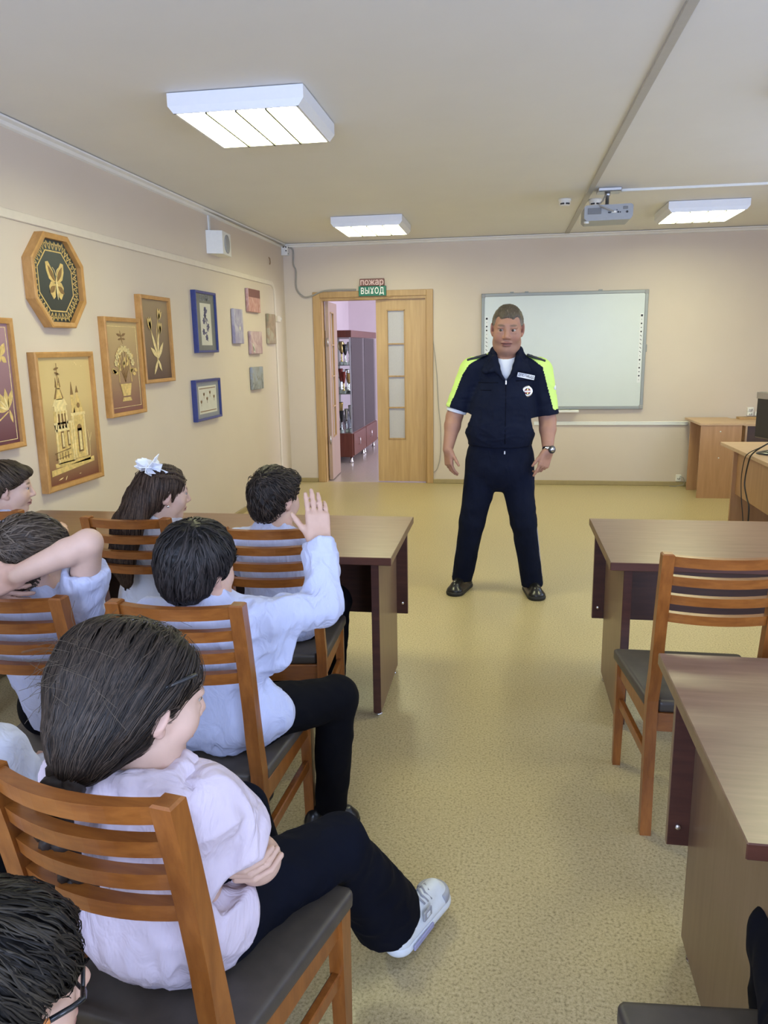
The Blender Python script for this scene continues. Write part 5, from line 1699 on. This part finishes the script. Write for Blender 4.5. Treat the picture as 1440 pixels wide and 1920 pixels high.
hs = short_hair(C, F, k, thick=.010, front=.080, back=-.10, side=-.005, seed=19, rough=.003)
W = lambda x, y, z: C + F @ (V3(x, y, z) * k)
hl = S()
hl.p = list(hs.p[:2])
hl.p += hs.p[2:-1]
tail = [W(-.01, -.085, .05), V3(-1.412, 2.745, 1.0), V3(-1.452, 2.705, .90), V3(-1.475, 2.690, .78), V3(-1.465, 2.695, .70)]
for a, b_, r0, r1 in zip(tail[:-1], tail[1:], (.045, .060, .066, .058), (.060, .066, .058, .030)):
    hl.rc(a, b_, r0, r1, .03, V3(.25, 1, 0), .45)
hl.post = lambda P: vnoise(P * V3(130, 130, 14), 3) * .0026
hair_on(r, O, hl, C, F, k, ((.030, .017, .011), (.095, .060, .040)), 1700, flow_to((-1.475, 2.70, .45), .3), 11, .013, .0015, seed=21, jitter=.06)
cap = [o for o in r.children if o.name.startswith('hair')][0]
def braid_on(parent, origin, sdf, pts, r0, r1, color, name='braid', turns=6, lift=.002, rad=None):
    P = np.array(pts, float)
    t = np.linspace(0, 1, 60); seg = np.linspace(0, 1, len(P))
    Q = np.stack([np.interp(t, seg, P[:, i]) for i in range(3)], 1)
    for _ in range(6): Q[1:-1] = (Q[:-2] + Q[1:-1] * 2 + Q[2:]) / 4
    if sdf is not None:
        for _ in range(2):
            d = evalc(sdf, Q); g = np.stack([evalc(sdf, Q + np.eye(3)[i] * .004) - d for i in range(3)], 1); g /= np.linalg.norm(g, axis=1, keepdims=True)
            Q = Q - g * (d - lift)[:, None]
    else: g = np.tile(V3(0, -1, 0), (60, 1))
    tan = unit(np.gradient(Q, axis=0).mean(0)); T = np.gradient(Q, axis=0); T /= np.linalg.norm(T, axis=1, keepdims=True)
    side = np.cross(T, g); side /= np.linalg.norm(side, axis=1, keepdims=True); g2 = np.cross(side, T)
    rr = r0 + (r1 - r0) * t
    vs, fs, cs = [], [], []
    nn = 8; base = 0
    for q in range(3):
        ph = 2 * PI * turns * t + q * 2 * PI / 3
        A = Q + side * (np.sin(ph) * rr)[:, None] + g2 * (np.sin(2 * ph) * rr * .5)[:, None]
        TA = np.gradient(A, axis=0); TA /= np.linalg.norm(TA, axis=1, keepdims=True)
        U = np.cross(TA, g2); U /= np.linalg.norm(U, axis=1, keepdims=True); Wv = np.cross(U, TA)
        tr = rr * .72 * np.minimum(1, np.minimum(t * 12 + .4, (1 - t) * 10 + .3))
        a = np.arange(nn) * 2 * PI / nn
        ringv = A[:, None] + (U[:, None] * np.cos(a)[None, :, None] + Wv[:, None] * np.sin(a)[None, :, None]) * tr[:, None, None]
        vs.append(ringv.reshape(-1, 3))
        for i in range(59):
            for j in range(nn): fs.append((base + i * nn + j, base + i * nn + (j + 1) % nn, base + (i + 1) * nn + (j + 1) % nn, base + (i + 1) * nn + j))
        base += 60 * nn
    vs = np.concatenate(vs)
    sh_ = .7 + .6 * (vnoise(vs * 320, 4) * .5 + .5)
    return np_mesh(name, vs, np.array(fs), M['hair'], parent, origin, V3(color)[None] * sh_[:, None])
for a0 in (.022, .040, .058, .074):
    z0 = math.sqrt(max(.0, 1 - (a0 / .088) ** 2)) * .095 + .036
    braid_on(cap, O, hs, [W(a0 * .8, .078, z0 - .02), W(a0, .035, z0 + .005), W(a0 * .95, -.01, z0), W(a0 * .6, -.05, z0 - .005)], .0055, .005, (.055, .034, .022), turns=7, lift=.003)
# bow of folded white ribbon
bow = empty('hair_bow', (0, 0, 0)); bow.parent = r
Bc = W(.028, -.068, .118)
random.seed(2)
for q in range(15):
    a = q * 2.399; zf = -.2 + 1.1 * ((q * 7) % 15) / 15
    d = unit(F @ V3(math.cos(a) * 1.0, math.sin(a) * .8 - .35, zf))
    n = unit(np.cross(d, unit(V3(random.uniform(-1, 1), random.uniform(-1, 1), random.uniform(-1, 1)))))
    s_ = np.cross(n, d); L_ = .062 + .014 * random.random(); w_ = .024
    p0 = Bc; p1 = Bc + d * L_ * .55 + s_ * w_ + n * .006; p2 = Bc + d * L_; p3 = Bc + d * L_ * .55 - s_ * w_ + n * .006
    pm = Bc + d * L_ * .5 - n * .004
    th = n * .0012
    vs = [p0, p1, p2, p3, pm]; vv = [v + th for v in vs] + [v - th for v in vs]
    mb = MB(); mb.add([tuple(v - O) for v in vv], [(0, 1, 4), (1, 2, 4), (2, 3, 4), (3, 0, 4), (6, 5, 9), (7, 6, 9), (8, 7, 9), (5, 8, 9), (0, 5, 6, 1), (1, 6, 7, 2), (2, 7, 8, 3), (3, 8, 5, 0)])
    mb.build('petal', M['ribbon'], bow)
MB().lathe([(.0045, -.004), (.005, 0), (.0045, .004)], tuple(W(.084, -.004, -.036) - O), tuple(F[:, 0]), 10).build('earring', M['silver'], r)

# ---- girl with braid, nearest the viewer
def gripping_fingers(b):
    s0, e0 = V3(-.492, 1.092, .832), V3(-.436, 1.186, .664)
    ax = unit(e0 - s0); cv = unit(V3(.28, -.78, .56)); e1 = unit(cv - ax * np.dot(cv, ax)); e2 = np.cross(ax, e1)
    if e2[0] < 0: e2 = -e2
    for i in range(3):
        t0 = .645 + .088 * i; pts = []
        for q in range(4):
            u = q / 3; ph = math.radians(-62 + (100, 108, 104, 88)[i] * u); t = t0 + .15 * u
            pts.append(s0 + (e0 - s0) * t + (e1 * math.cos(ph) + e2 * math.sin(ph)) * (.0445 + .0065))
        for q in range(3): b.rc(pts[q], pts[q + 1], .0074 - .0004 * q, .0072 - .0006 * q, .0025)
r, O, C, F, k = kid('girl in a pale pink shirt with a dark braid and crossed arms, nearest row',
    ((-.592, 1.112, 1.002), 42, -12, 0), (-.605, 1.082, .892), [(-.492, 1.092, .832), (-.735, 1.125, .842)],
    [(-.436, 1.186, .664), (-.795, 1.22, .67)], [(-.560, 1.300, .645), (-.562, 1.115, .752)],
    (-.600, 1.160, .545), (-.605, 1.105, .750), [(-.535, 1.19, .54), (-.675, 1.19, .54)], [(-.352, 1.470, .498), (-.600, 1.53, .52)], [(-.272, 1.700, .125), (-.56, 1.60, .125)],
    k=.98, shirt='shirt_pink', sleeve=.50, trousers='trouser_navy', seed=23, skin=SKIN2, hc=.007, arm_r=.041, hb=.0038, body_w=.145, hem=.478, wr_amp=.009, shirt_h=.0055, hand_k=.82,
    hands=(dict(d=(-.85, .2, .15), n=(-.1, -.9, -.2), t=(.1, .1, 1)), dict(d=(.95, -.03, -.28), n=(.05, .95, -.1), t=(.28, -.1, .95), curl=(.14, .14, .15, .16), spread=.05)),
    body_extra=gripping_fingers, flare=.045, foot_h=.055, collar=False, shirt_extra=lambda g: (g.el((-.600, 1.145, .58), (.165, .125, .11), None, .04)))
# soft folded collar
cl = S()
for a in range(14):
    t0 = a / 14 * 2 * PI; t1 = (a + 1) / 14 * 2 * PI
    pt = lambda t: V3(-.600 + .078 * math.cos(t), 1.083 + .066 * math.sin(t), .893 - .012 * math.sin(t) + .004 * math.sin(3 * t))
    cl.rc(pt(t0), pt(t1), .020, .020, .012)
    pt2 = lambda t: V3(-.600 + .105 * math.cos(t), 1.085 + .080 * math.sin(t), .868 - .014 * math.sin(t))
    cl.rc(pt2(t0), pt2(t1), .017, .017, .012)
cl.post = wrinkle(.004, (30, 30, 60), 4)
sdf_obj('collar', cl, .0045, M['shirt_pink'], [o for o in r.children if o.name.startswith('shirt')][0], O)
hs = short_hair(C, F, k, thick=.013, front=.085, back=-.13, side=.006, seed=25, rough=.004)
root_b = V3(-.662, .998, .950)
hs.p = hs.p[:-1]
hs.rc(C + F @ (V3(-.02, -.085, .03) * k), root_b + V3(.012, .012, .02), .066, .036, .04)
hs.rc(C + F @ (V3(-.03, -.06, .06) * k), root_b + V3(.01, .02, .05), .074, .045, .04)
hs.rc(C + F @ (V3(.03, -.075, -.01) * k), root_b + V3(.02, .015, .01), .052, .030, .04)
_sdn = hs.post
hs.post = lambda P: vnoise(P * V3(60, 60, 60), 6) * .0025
hbm = hair_on(r, O, hs, C, F, k, ((.008, .006, .005), (.060, .043, .031)), 3400, flow_to(root_b + V3(0, 0, -.01), .05), 15, .0125, .0011, h=.004, seed=26, jitter=.10, lift=.006, weight=lambda c: ((((c - C) @ F)[:, 1] < .025 * k) | (((c - C) @ F)[:, 2] > .045 * k)) * 1.0)
braid_on(hbm, O, None, [root_b + V3(.012, .012, .02), (-.676, .965, .90), (-.676, .952, .86), (-.655, .952, .80), (-.628, .966, .735)], .023, .012, (.028, .020, .016), turns=4.5)
def stray(parent, O, C, F, k, n, color, seed):
    rng = np.random.default_rng(seed); mb = MB()
    for i in range(n):
        a = rng.uniform(2.4, 5.6); z = rng.uniform(.0, .12)
        p = C + F @ (V3(.09 * math.cos(a), -.02 + .11 * math.sin(a), z) * k); d = unit(rng.normal(size=3) * .6 + V3(-.4, -.6, -.1)); u = unit(p - C)
        pts = [p + d * .016 * j + u * (.010 * math.sin(j * .8)) for j in range(6)]
        mb.tube([tuple(q - O) for q in pts], [.0004] * 6, 3, cap=False)
    o = mb.build('loose_hair', M['hair'], parent)
    at = o.data.color_attributes.new('col', 'FLOAT_COLOR', 'POINT')
    at.data.foreach_set('color', np.tile(np.array([*color, 1], np.float32), len(o.data.vertices)))
    tag(o, kind='stuff')
stray(hbm, O, C, F, k, 90, (.09, .07, .05), 3)
# hair clip
MB().tube([tuple(C + F @ (V3(.088, .045 - .018 * j, .075 - .006 * j) * k) - O) for j in range(4)], .004, 6).build('hair_clip', M['black'], r)
# white sneaker on the visible foot, the other foot tucked under the chair
def sneaker(parent, O, heel, toe):
    o, P, R, L = shoe(parent, O, heel, toe, .042, .052, (M['sneaker'], M['sneaker']), .0035, .034, 'sneaker')
    r_, d_, u_ = R.T
    def pos(x, y, z): return tuple(P(x, y, z) - O)
    for j in range(5):
        y = L * (.50 + .065 * j); z = .034 + .052 * (.97 - .10 * j)
        MB().tube([pos(-.026, y, z - .004), pos(-.010, y + .008, z + .016), pos(.010, y - .008, z + .016), pos(.026, y, z - .004)], .0032, 6).build('lace', M['sneaker_grey'], o)
    for sx in (-1, 1):
        MB().obox(pos(sx * .0405, L * .46, .064), tuple(d_), tuple(u_), tuple(r_), .020, .014, .003, c=.002).build('side_badge', M['sneaker_grey'], o)
        MB().obox(pos(sx * .0425, L * .46, .064), tuple(d_), tuple(u_), tuple(r_), .008, .006, .003, c=.001).build('badge_mark', M['sneaker'], o)
        MB().obox(pos(sx * .0475, L * .34, .020), tuple(d_), tuple(u_), tuple(r_), .050, .008, .003, c=.002).build('sole_stripe', M['sneaker_lilac'], o)
    t_ = S(); t_.rc(P(0, L - .075, .044), P(0, L - .052, .040), .047, .049, .01, u_, .75); t_.cut(P(0, L - .062, .03), -d_, .004); t_.cut(P(0, 0, .056), u_, .004); t_.cut(P(0, 0, .030), -u_, .004)
    sdf_obj('toe_guard', t_, .004, M['sneaker_grey'], o, O)
sneaker(r, O, V3(-.272, 1.690, .015), V3(-.158, 1.935, .028))
shoe(r, O, (-.57, 1.55, 0), (-.52, 1.78, 0), .04, .05, (M['sneaker'], M['sneaker']), .005)

# ---- child in white at the left edge, third row
r, O, C, F, k = kid('child at the left edge of whom only a white shirt shoulder shows',
    ((-1.235, 1.36, .985), 20, -15, 0), (-1.18, 1.285, .865), [(-1.012, 1.275, .795), (-1.30, 1.26, .80)],
    [(-.985, 1.38, .60), (-1.36, 1.38, .60)], [(-1.08, 1.52, .60), (-1.25, 1.52, .60)],
    (-1.13, 1.18, .545), (-1.14, 1.245, .72), [(-1.06, 1.22, .54), (-1.20, 1.22, .54)], [(-1.02, 1.56, .50), (-1.24, 1.56, .50)], [(-1.02, 1.52, .115), (-1.24, 1.52, .115)],
    k=.95, shirt='shirt_white', seed=31, hb=.009, face=False, feet=[((-1.02, 1.44, 0), (-1.02, 1.66, 0)), ((-1.24, 1.44, 0), (-1.24, 1.66, 0))], wr_amp=.006)
hair_on(r, O, short_hair(C, F, k, .015, seed=33), C, F, k, BROWN, 300, flow_down(C, F, k), 6, .01, .0018, h=.006, seed=33)

# ---- child with glasses at the bottom left
r, O, C, F, k = kid('dark-haired child with black and orange glasses at the bottom left corner',
    ((-.582, .668, .838), 42, -3, 0), (-.605, .600, .755), [(-.51, .565, .685), (-.76, .61, .69)],
    [(-.46, .67, .545), (-.82, .71, .545)], [(-.55, .79, .56), (-.71, .81, .56)],
    (-.63, .47, .54), (-.60, .53, .68), [(-.56, .50, .54), (-.70, .50, .54)], [(-.50, .82, .50), (-.74, .82, .50)], [(-.50, .74, .115), (-.74, .74, .115)],
    k=.98, shirt='shirt_white', seed=37, hb=.005, feet=[((-.50, .66, 0), (-.49, .88, 0)), ((-.74, .66, 0), (-.74, .88, 0))])
hs = short_hair(C, F, k, thick=.022, front=.078, back=-.060, seed=39, rough=.007)
hair_on(r, O, hs, C, F, k, ((.006, .005, .005), (.045, .037, .027)), 2600, flow_down(C, F, k, (.0, -.05, .13), .35, .5), 10, .0095, .0013, seed=39, jitter=.28, lift=.007)
gl = empty('glasses', (0, 0, 0)); gl.parent = r
W = lambda x, y, z: tuple(C + F @ (V3(x, y, z) * k) - O)
for sx in (-1, 1):
    pts = [W(sx * (.034 + .027 * math.cos(a)), .100 - .010 * abs(math.cos(a)), .010 + .021 * math.sin(a)) for a in [2 * PI * j / 20 for j in range(20)]]
    MB().tube(pts, .0026, 6, closed=True).build('rim', M['specs_black'], gl)
    MB().tube([W(sx * .062, .090, .018), W(sx * .080, .084, .020), W(sx * .084, .070, .020), W(sx * .085, .045, .018)], .0034, 8).build('temple', M['specs_black'], gl)
    MB().tube([W(sx * .085, .045, .018), W(sx * .086, .015, .015), W(sx * .086, -.015, .010), W(sx * .085, -.032, -.006)], .0034, 8).build('temple_tip', M['specs_orange'], gl)
MB().tube([W(-.008, .098, .014), W(0, .102, .017), W(.008, .098, .014)], .0026, 6).build('bridge', M['specs_black'], gl)

# ---- child at the bottom right
r, O, C, F, k = kid('child in dark blue trousers on the chair at the bottom right corner',
    ((.575, .86, 1.03), 0, -5, 0), (.575, .845, .92), [(.715, .845, .86), (.44, .845, .86)],
    [(.78, .93, .66), (.47, .97, .68)], [(.68, 1.10, .70), (.55, 1.10, .70)],
    (.545, .93, .545), (.57, .86, .78), [(.62, .97, .54), (.475, .97, .54)], [(.64, 1.30, .50), (.53, 1.30, .50)], [(.64, 1.27, .115), (.53, 1.27, .115)],
    k=.95, shirt='shirt_white', trousers='trouser_navy', seed=41, hb=.009, feet=[((.64, 1.19, 0), (.65, 1.41, 0)), ((.53, 1.19, 0), (.53, 1.41, 0))], face=False)
hair_on(r, O, short_hair(C, F, k, .015, seed=43), C, F, k, BROWN, 300, flow_down(C, F, k), 6, .01, .0018, h=.006, seed=43)

# ================================================================== traffic officer standing on the far side of the aisle
def officer():
    O = V3(-.03, 4.84, 0)
    root = empty('person', tuple(O), label='man in navy uniform with yellow-green shoulders standing in the aisle', cat='person')
    C = V3(.004, 4.795, 1.672); k = 1.16; F = frame(181, -11, -2)
    neck = V3(-.004, 4.83, 1.50)
    sh = [V3(-.205, 4.825, 1.425), V3(.200, 4.825, 1.418)]          # his right is on the left of the photo
    el = [V3(-.315, 4.815, 1.150), V3(.258, 4.815, 1.125)]
    wr = [V3(-.348, 4.715, .955), V3(.259, 4.715, .945)]
    b = S()
    head_prims(b, C, F, k, neck, 1.08, 1.02, .062)
    b.el(C + F @ V3(0, .02, -.105), (.064, .062, .046), F, .04)                  # soft chin and throat
    b.rc(sh[0], sh[1], .06, .06, .04)
    b.rc(V3(-.02, 4.815, 1.02), V3(-.005, 4.825, 1.36), .17, .16, .04, V3(0, 1, 0), .6)
    for i in (0, 1):
        b.rc(sh[i], el[i], .058, .050, .02)
        m = el[i] + (wr[i] - el[i]) * .28
        b.rc(el[i], m, .049, .0485, .02); b.rc(m, wr[i], .0485, .031, .02)
    hand_prims(b, wr[0], V3(.10, -.12, -.98), V3(.80, .55, .05), V3(.55, -.80, .12), 1.0, curl=(.30, .34, .38, .42), thumb=(.85, .50, .25), spread=.03)
    hand_prims(b, wr[1], V3(-.28, -.15, -.95), V3(-.55, .75, .10), V3(-.80, -.55, .25), 1.0, curl=(.12, .55, .65, .75), thumb=(.92, .42, .2), spread=.06)
    sdf_obj('body', b, .0045, M['skin'], root, O, skin_color(C, F, k, (.36, .185, .125), lips=(.25, .09, .075), flush=(.37, .145, .10), brow=.85, brow_c=(.12, .075, .045), beard=(.28, .17, .13)))
    eyes(root, O, C, F, k, (.22, 1, -.12))
    # short greying hair
    hs = short_hair(C, F, k, thick=.005, front=.084, back=-.055, side=.008, seed=50, rough=.002, temple=1)
    v, f = polygonize(hs, .0045)
    X = (v - C) @ F / k
    g = np.clip((.070 - X[:, 2]) / .05, 0, 1)[:, None]
    hb = np_mesh('hair', v, f, M['hair'], root, O, V3(.085, .066, .046) * (1 - g) + V3(.25, .22, .18) * g)
    sd = surf_seeds(v, f, 900, np.random.default_rng(5))
    strands('hair_strands', hs, sd, flow_down(C, F, k, (0, -.05, .12), .5, .4), 4, .006, .0014, ((.075, .060, .045), (.20, .17, .135)), M['hair'], hb, O, .001, 5)

    # white T-shirt showing in the collar and under the right sleeve
    t = S()
    t.rc(V3(-.01, 4.82, 1.25), V3(-.004, 4.82, 1.43), .150, .125, .03, V3(0, 1, 0), .72)
    t.rc(V3(-.004, 4.815, 1.40), neck, .105, .082, .03)
    t.rc(neck + V3(0, -.01, .012), neck + V3(0, -.08, .12), .070, .085, .006, sub=True)
    dv = unit(el[0] - sh[0])
    t.rc(sh[0], sh[0] + dv * .28, .064, .063, .02)
    t.end(sh[0] + dv * .268, dv + V3(0, 0, -.35), .12)
    sdf_obj('t_shirt', t, .005, M['tee'], root, O)

    # jacket
    j = S()
    j.rc(V3(-.030, 4.805, 1.080), V3(-.018, 4.815, 1.22), .215, .200, .03, V3(0, 1, 0), .80)
    j.rc(V3(-.018, 4.815, 1.20), V3(-.004, 4.825, 1.375), .200, .180, .04, V3(0, 1, 0), .74)
    j.rc(sh[0] + V3(.01, 0, .012), sh[1] + V3(-.01, 0, .012), .072, .072, .05)
    j.rc(V3(0, 4.83, 1.44), neck, .120, .096, .05)
    for i in (0, 1):
        dv = unit(el[i] - sh[i])
        j.rc(sh[i], sh[i] + dv * .27, .082, .072, .03)
        j.end(sh[i] + dv * (.245 if i == 0 else .262), dv + V3((.0, .0)[i], 0, -.35), .14)
    j.rc(V3(-.030, 4.81, 1.005), V3(-.030, 4.81, 1.03), .192, .196, .02, V3(0, 1, 0), .80)
    j.cut(V3(0, 0, .975), V3(0, 0, -1), .008)
    def vee(P):                                              # V opening at the throat
        w = .012 + np.clip((P[:, 2] - 1.375) / .15, 0, 1) * .062
        return np.maximum(np.maximum(np.abs(P[:, 0] - .001) - w, P[:, 1] - 4.81), 1.372 - P[:, 2])
    j.fn(vee, .006, True, (-.2, 4.5, 1.2), (.2, 4.9, 1.8))
    j.rc(neck + V3(0, 0, -.03), neck + V3(0, -.06, .14), .078, .10, .006, sub=True)
    wz = wrinkle(.005, (9, 9, 16), 60)
    j.post = lambda P: wz(P) * np.clip((1.45 - P[:, 2]) / .1, .25, 1)
    zl = [1.20, 1.25, 1.28, 1.41, 1.47, 1.50, 1.53]; xl_ = [-.345, -.330, -.312, -.262, -.222, -.170, -.110]
    zr = [1.18, 1.20, 1.32, 1.45, 1.49, 1.52]; xr_ = [.292, .286, .252, .216, .165, .115]
    def hv(c):
        a = c[:, 0] < np.interp(c[:, 2], zl, xl_); d = c[:, 0] > np.interp(c[:, 2], zr, xr_)
        m = (a & (c[:, 2] > 1.215)) | (d & (c[:, 2] > 1.195))
        return m.astype(int)
    jk = sdf_obj('jacket', j, .0052, [M['navy_jacket'], M['hivis']], root, O, matfn=hv)
    # collar flaps
    def slab(name, pts, nrm, th, mat, parent):
        n = unit(nrm) * th; N = len(pts); P = [V3(p) - O for p in pts]
        vs = [p + n for p in P] + [p - n for p in P]
        mb = MB(); mb.add([tuple(v_) for v_ in vs], [tuple(range(N)), tuple(range(2 * N - 1, N - 1, -1))] + [(i, i + N, (i + 1) % N + N, (i + 1) % N) for i in range(N)])
        return mb.build(name, mat, parent)
    def flap(q):
        s = S()
        X = lambda x, y, z: V3(.001 + q * x, y, z)
        s.rc(X(.072, 4.815, 1.553), X(.070, 4.725, 1.500), .017, .016, .02)
        s.rc(X(.070, 4.725, 1.500), X(.045, 4.685, 1.425), .018, .014, .02)
        s.rc(X(.045, 4.685, 1.425), X(.012, 4.672, 1.380), .012, .008, .015)
        s.rc(X(.080, 4.82, 1.545), X(.122, 4.775, 1.490), .015, .014, .03)
        s.rc(X(.110, 4.76, 1.475), X(.135, 4.715, 1.432), .016, .010, .03)
        s.rc(X(.085, 4.735, 1.475), X(.118, 4.703, 1.426), .016, .010, .03)
        s.rc(X(.060, 4.71, 1.455), X(.090, 4.69, 1.432), .014, .010, .03)
        s.rc(X(.072, 4.815, 1.553), X(.0, 4.905, 1.560), .017, .017, .02)
        sdf_obj('collar', s, .004, M['navy_jacket'], jk, O)
    flap(-1); flap(1)
    # epaulettes with stars
    M['epaulette'] = speckle_mat('epaulette_black', (.012, .014, .014), .2, 60, .6)
    for q, a, d in ((-1, V3(-.118, 4.80, 1.523), V3(-.235, 4.80, 1.492)), (1, V3(.122, 4.80, 1.520), V3(.232, 4.80, 1.480))):
        ax = unit(d - a); up = unit(np.cross(np.cross(ax, V3(0, 0, 1)), ax)); fr = np.cross(up, ax)
        ep = MB().obox(tuple((a + d) / 2 + up * .004 - O), tuple(ax), tuple(fr), tuple(up), np.linalg.norm(d - a) / 2, .032, .007, c=.004).build('epaulette', M['epaulette'], jk)
        for u_ in (.25, .5, .75):
            for w_ in (-.014, .014):
                MB().lathe([(.005, 0), (.0035, .003)], tuple(a + (d - a) * u_ + up * .011 + fr * w_ - O), tuple(up), 5).build('star', M['silver'], ep)
    # name patch, badge, pockets, zip
    def front_y(x, z):
        ys = np.linspace(4.55, 4.80, 120); P = np.stack([np.full(120, x), ys, np.full(120, z)], 1)
        d = j(P); i = np.argmax(d < 0); return ys[i]
    M['patch'] = speckle_mat('patch_white', (.74, .75, .78), .03, 50, .6)
    xc, zc = .118, 1.398
    yf = min(front_y(.075, zc), front_y(.16, zc)); yl, yr = front_y(.07, zc), front_y(.165, zc)
    u = unit(V3(.095, yr - yl, -.022)); n = unit(np.cross(u, V3(0, 0, 1))); up = np.cross(n, u) * -1
    if up[2] < 0: up = -up
    ctr = V3(xc, (yl + yr) / 2 - .004, zc)
    nt_ = MB().obox(tuple(ctr - O), tuple(u), tuple(n), tuple(up), .056, .003, .014, c=.001).build('name_patch', M['patch'], jk)
    nn = np.cross(u, up); nn = nn if nn[1] < 0 else -nn
    text_obj('lettering', 'ДПС ГИБДД', .0185, M['ink'], tuple(ctr + nn * .0036 - O), tuple(u), tuple(up), nt_, .0003, sx=.92, bold=.0003)
    bc = V3(.128, front_y(.128, 1.308) - .008, 1.308)
    bd = unit(V3(.32, -1, .05))
    bg = MB().lathe([(.034, -.004), (.034, .002), (.030, .004), (.022, .004)], tuple(bc - O), tuple(bd), 28).build('badge', M['silver'], jk)
    M['enamel_red'] = new_mat('enamel_red', (.28, .02, .02), .3); M['enamel_white'] = new_mat('enamel_white', (.75, .72, .68), .3)
    MB().lathe([(.020, .003), (.020, .0052)], tuple(bc - O), tuple(bd), 20).build('badge_disc', M['ink'], bg)
    uu = unit(np.cross(bd, V3(0, 0, 1))); vv = np.cross(uu, bd)
    for ang, mt, ln in ((.6, 'enamel_red', .018), (-.6, 'enamel_red', .018), (0, 'enamel_white', .018), (1.571, 'gold', .016)):
        dd = uu * math.cos(ang) + vv * math.sin(ang)
        MB().obox(tuple(bc + bd * (.006 + .0004 * (ang == 0)) - O), tuple(dd), tuple(np.cross(bd, dd)), tuple(bd), ln, .0045, .0008).build('badge_bar', M[mt], bg)
    M['seam'] = fabric_mat('seam_dark', (.0025, .003, .008), .1, sheen=0)
    for x0, x1, z in ((-.165, -.045, 1.362), (-.15, -.085, 1.318), (.06, .17, 1.372)):
        n_ = 6; pts = []
        for q in range(n_ + 1):
            x = x0 + (x1 - x0) * q / n_; pts.append(tuple(V3(x, front_y(x, z) - .001, z) - O))
        MB().tube(pts, .0028, 5).build('pocket_edge', M['seam'], jk)
    zp = [tuple(V3(.001, front_y(.0012, z) - .0005, z) - O) for z in np.linspace(1.372, 1.0, 14)]
    MB().tube(zp, .003, 5).build('zip', M['seam'], jk)
    MB().box(-.003 - O[0], .005 - O[0], front_y(.0, 1.365) - .012 - O[1], front_y(.0, 1.365) - .004 - O[1], 1.352, 1.376, c=.001).build('zip_pull', M['steel'], jk)
    # sleeve emblems
    for q, p in ((-1, V3(-.318, 4.80, 1.335)), (1, V3(.300, 4.80, 1.325))):
        d = V3(q * .96, -.35, .1)
        e_ = MB().lathe([(.028, -.012), (.028, .0), (.025, .002)], tuple(p + unit(d) * -.006 - O), tuple(unit(d)), 6).build('sleeve_emblem', M['grey_plastic'], jk)
        MB().lathe([(.016, .001), (.016, .004)], tuple(p + unit(d) * -.006 - O), tuple(unit(d)), 10).build('emblem_centre', M['patch'], e_)

    # trousers with piping
    q = S()
    hip = [V3(-.120, 4.83, .90), V3(.060, 4.83, .90)]
    kn = [V3(-.198, 4.83, .475), V3(.128, 4.82, .475)]
    an = [V3(-.262, 4.885, .085), V3(.190, 4.845, .075)]
    q.rc(V3(-.030, 4.82, .96), V3(-.030, 4.83, .88), .190, .205, .02, V3(0, 1, 0), .78)
    for i in (0, 1):
        q.rc(hip[i], kn[i], .116, .079, .02); q.rc(kn[i], an[i], .078, .066, .02)
        dv = unit(an[i] - kn[i])
        q.end(an[i] + dv * .022, V3(0, 0, -1), .13)
    q.cut(V3(0, 0, 1.02), V3(0, 0, 1), .005)
    wz2 = wrinkle(.004, (10, 10, 7), 70)
    q.post = wz2
    tr = sdf_obj('trousers', q, .008, M['navy'], root, O)
    M['piping'] = new_mat('piping', (.42, .42, .50), .5)
    for sx, i in ((-1, 0), (1, 1)):
        pts = []
        for u_ in np.linspace(0.02, .97, 16):
            p = kn[i] + (an[i] - kn[i]) * u_; rr = .078 + (.066 - .078) * u_
            pts.append(tuple(p + V3(sx * (rr + .001), -.012, 0) - O))
        MB().tube(pts, .0025, 5).build('piping', M['piping'], tr)
    MB().box(-.004 - .0 - O[0], .004 - O[0] + .0, 4.655 - O[1], 4.665 - O[1], .935, .955, c=.001).build('fly_button', M['steel'], tr)
    shoe(root, O, (-.228, 4.985, 0), (-.322, 4.720, 0), .050, .068, (M['leather'], M['rubber']), .005, .026, 'shoe', .03)
    shoe(root, O, (.168, 4.955, 0), (.228, 4.685, 0), .050, .068, (M['leather'], M['rubber']), .005, .026, 'shoe', .03)
    # wristwatch
    wp = V3(.2605, 4.722, .957); wd = unit(wr[1] - el[1])
    w = MB(); w.lathe([(.0365, -.010), (.0365, .010), (.0335, .010), (.0335, -.010), (.0365, -.010)], tuple(wp - O), tuple(wd), 24)
    wt = w.build('watch_band', M['chrome'], root)
    face_d = unit(V3(.55, -.80, .1))
    MB().lathe([(.024, 0), (.024, .008), (.020, .011)], tuple(wp + face_d * .034 - O), tuple(face_d), 22).build('watch_case', M['black'], wt)
    MB().lathe([(.016, 0), (.016, .001)], tuple(wp + face_d * .0452 - O), tuple(face_d), 18).build('watch_dial', M['steel'], wt)
officer()
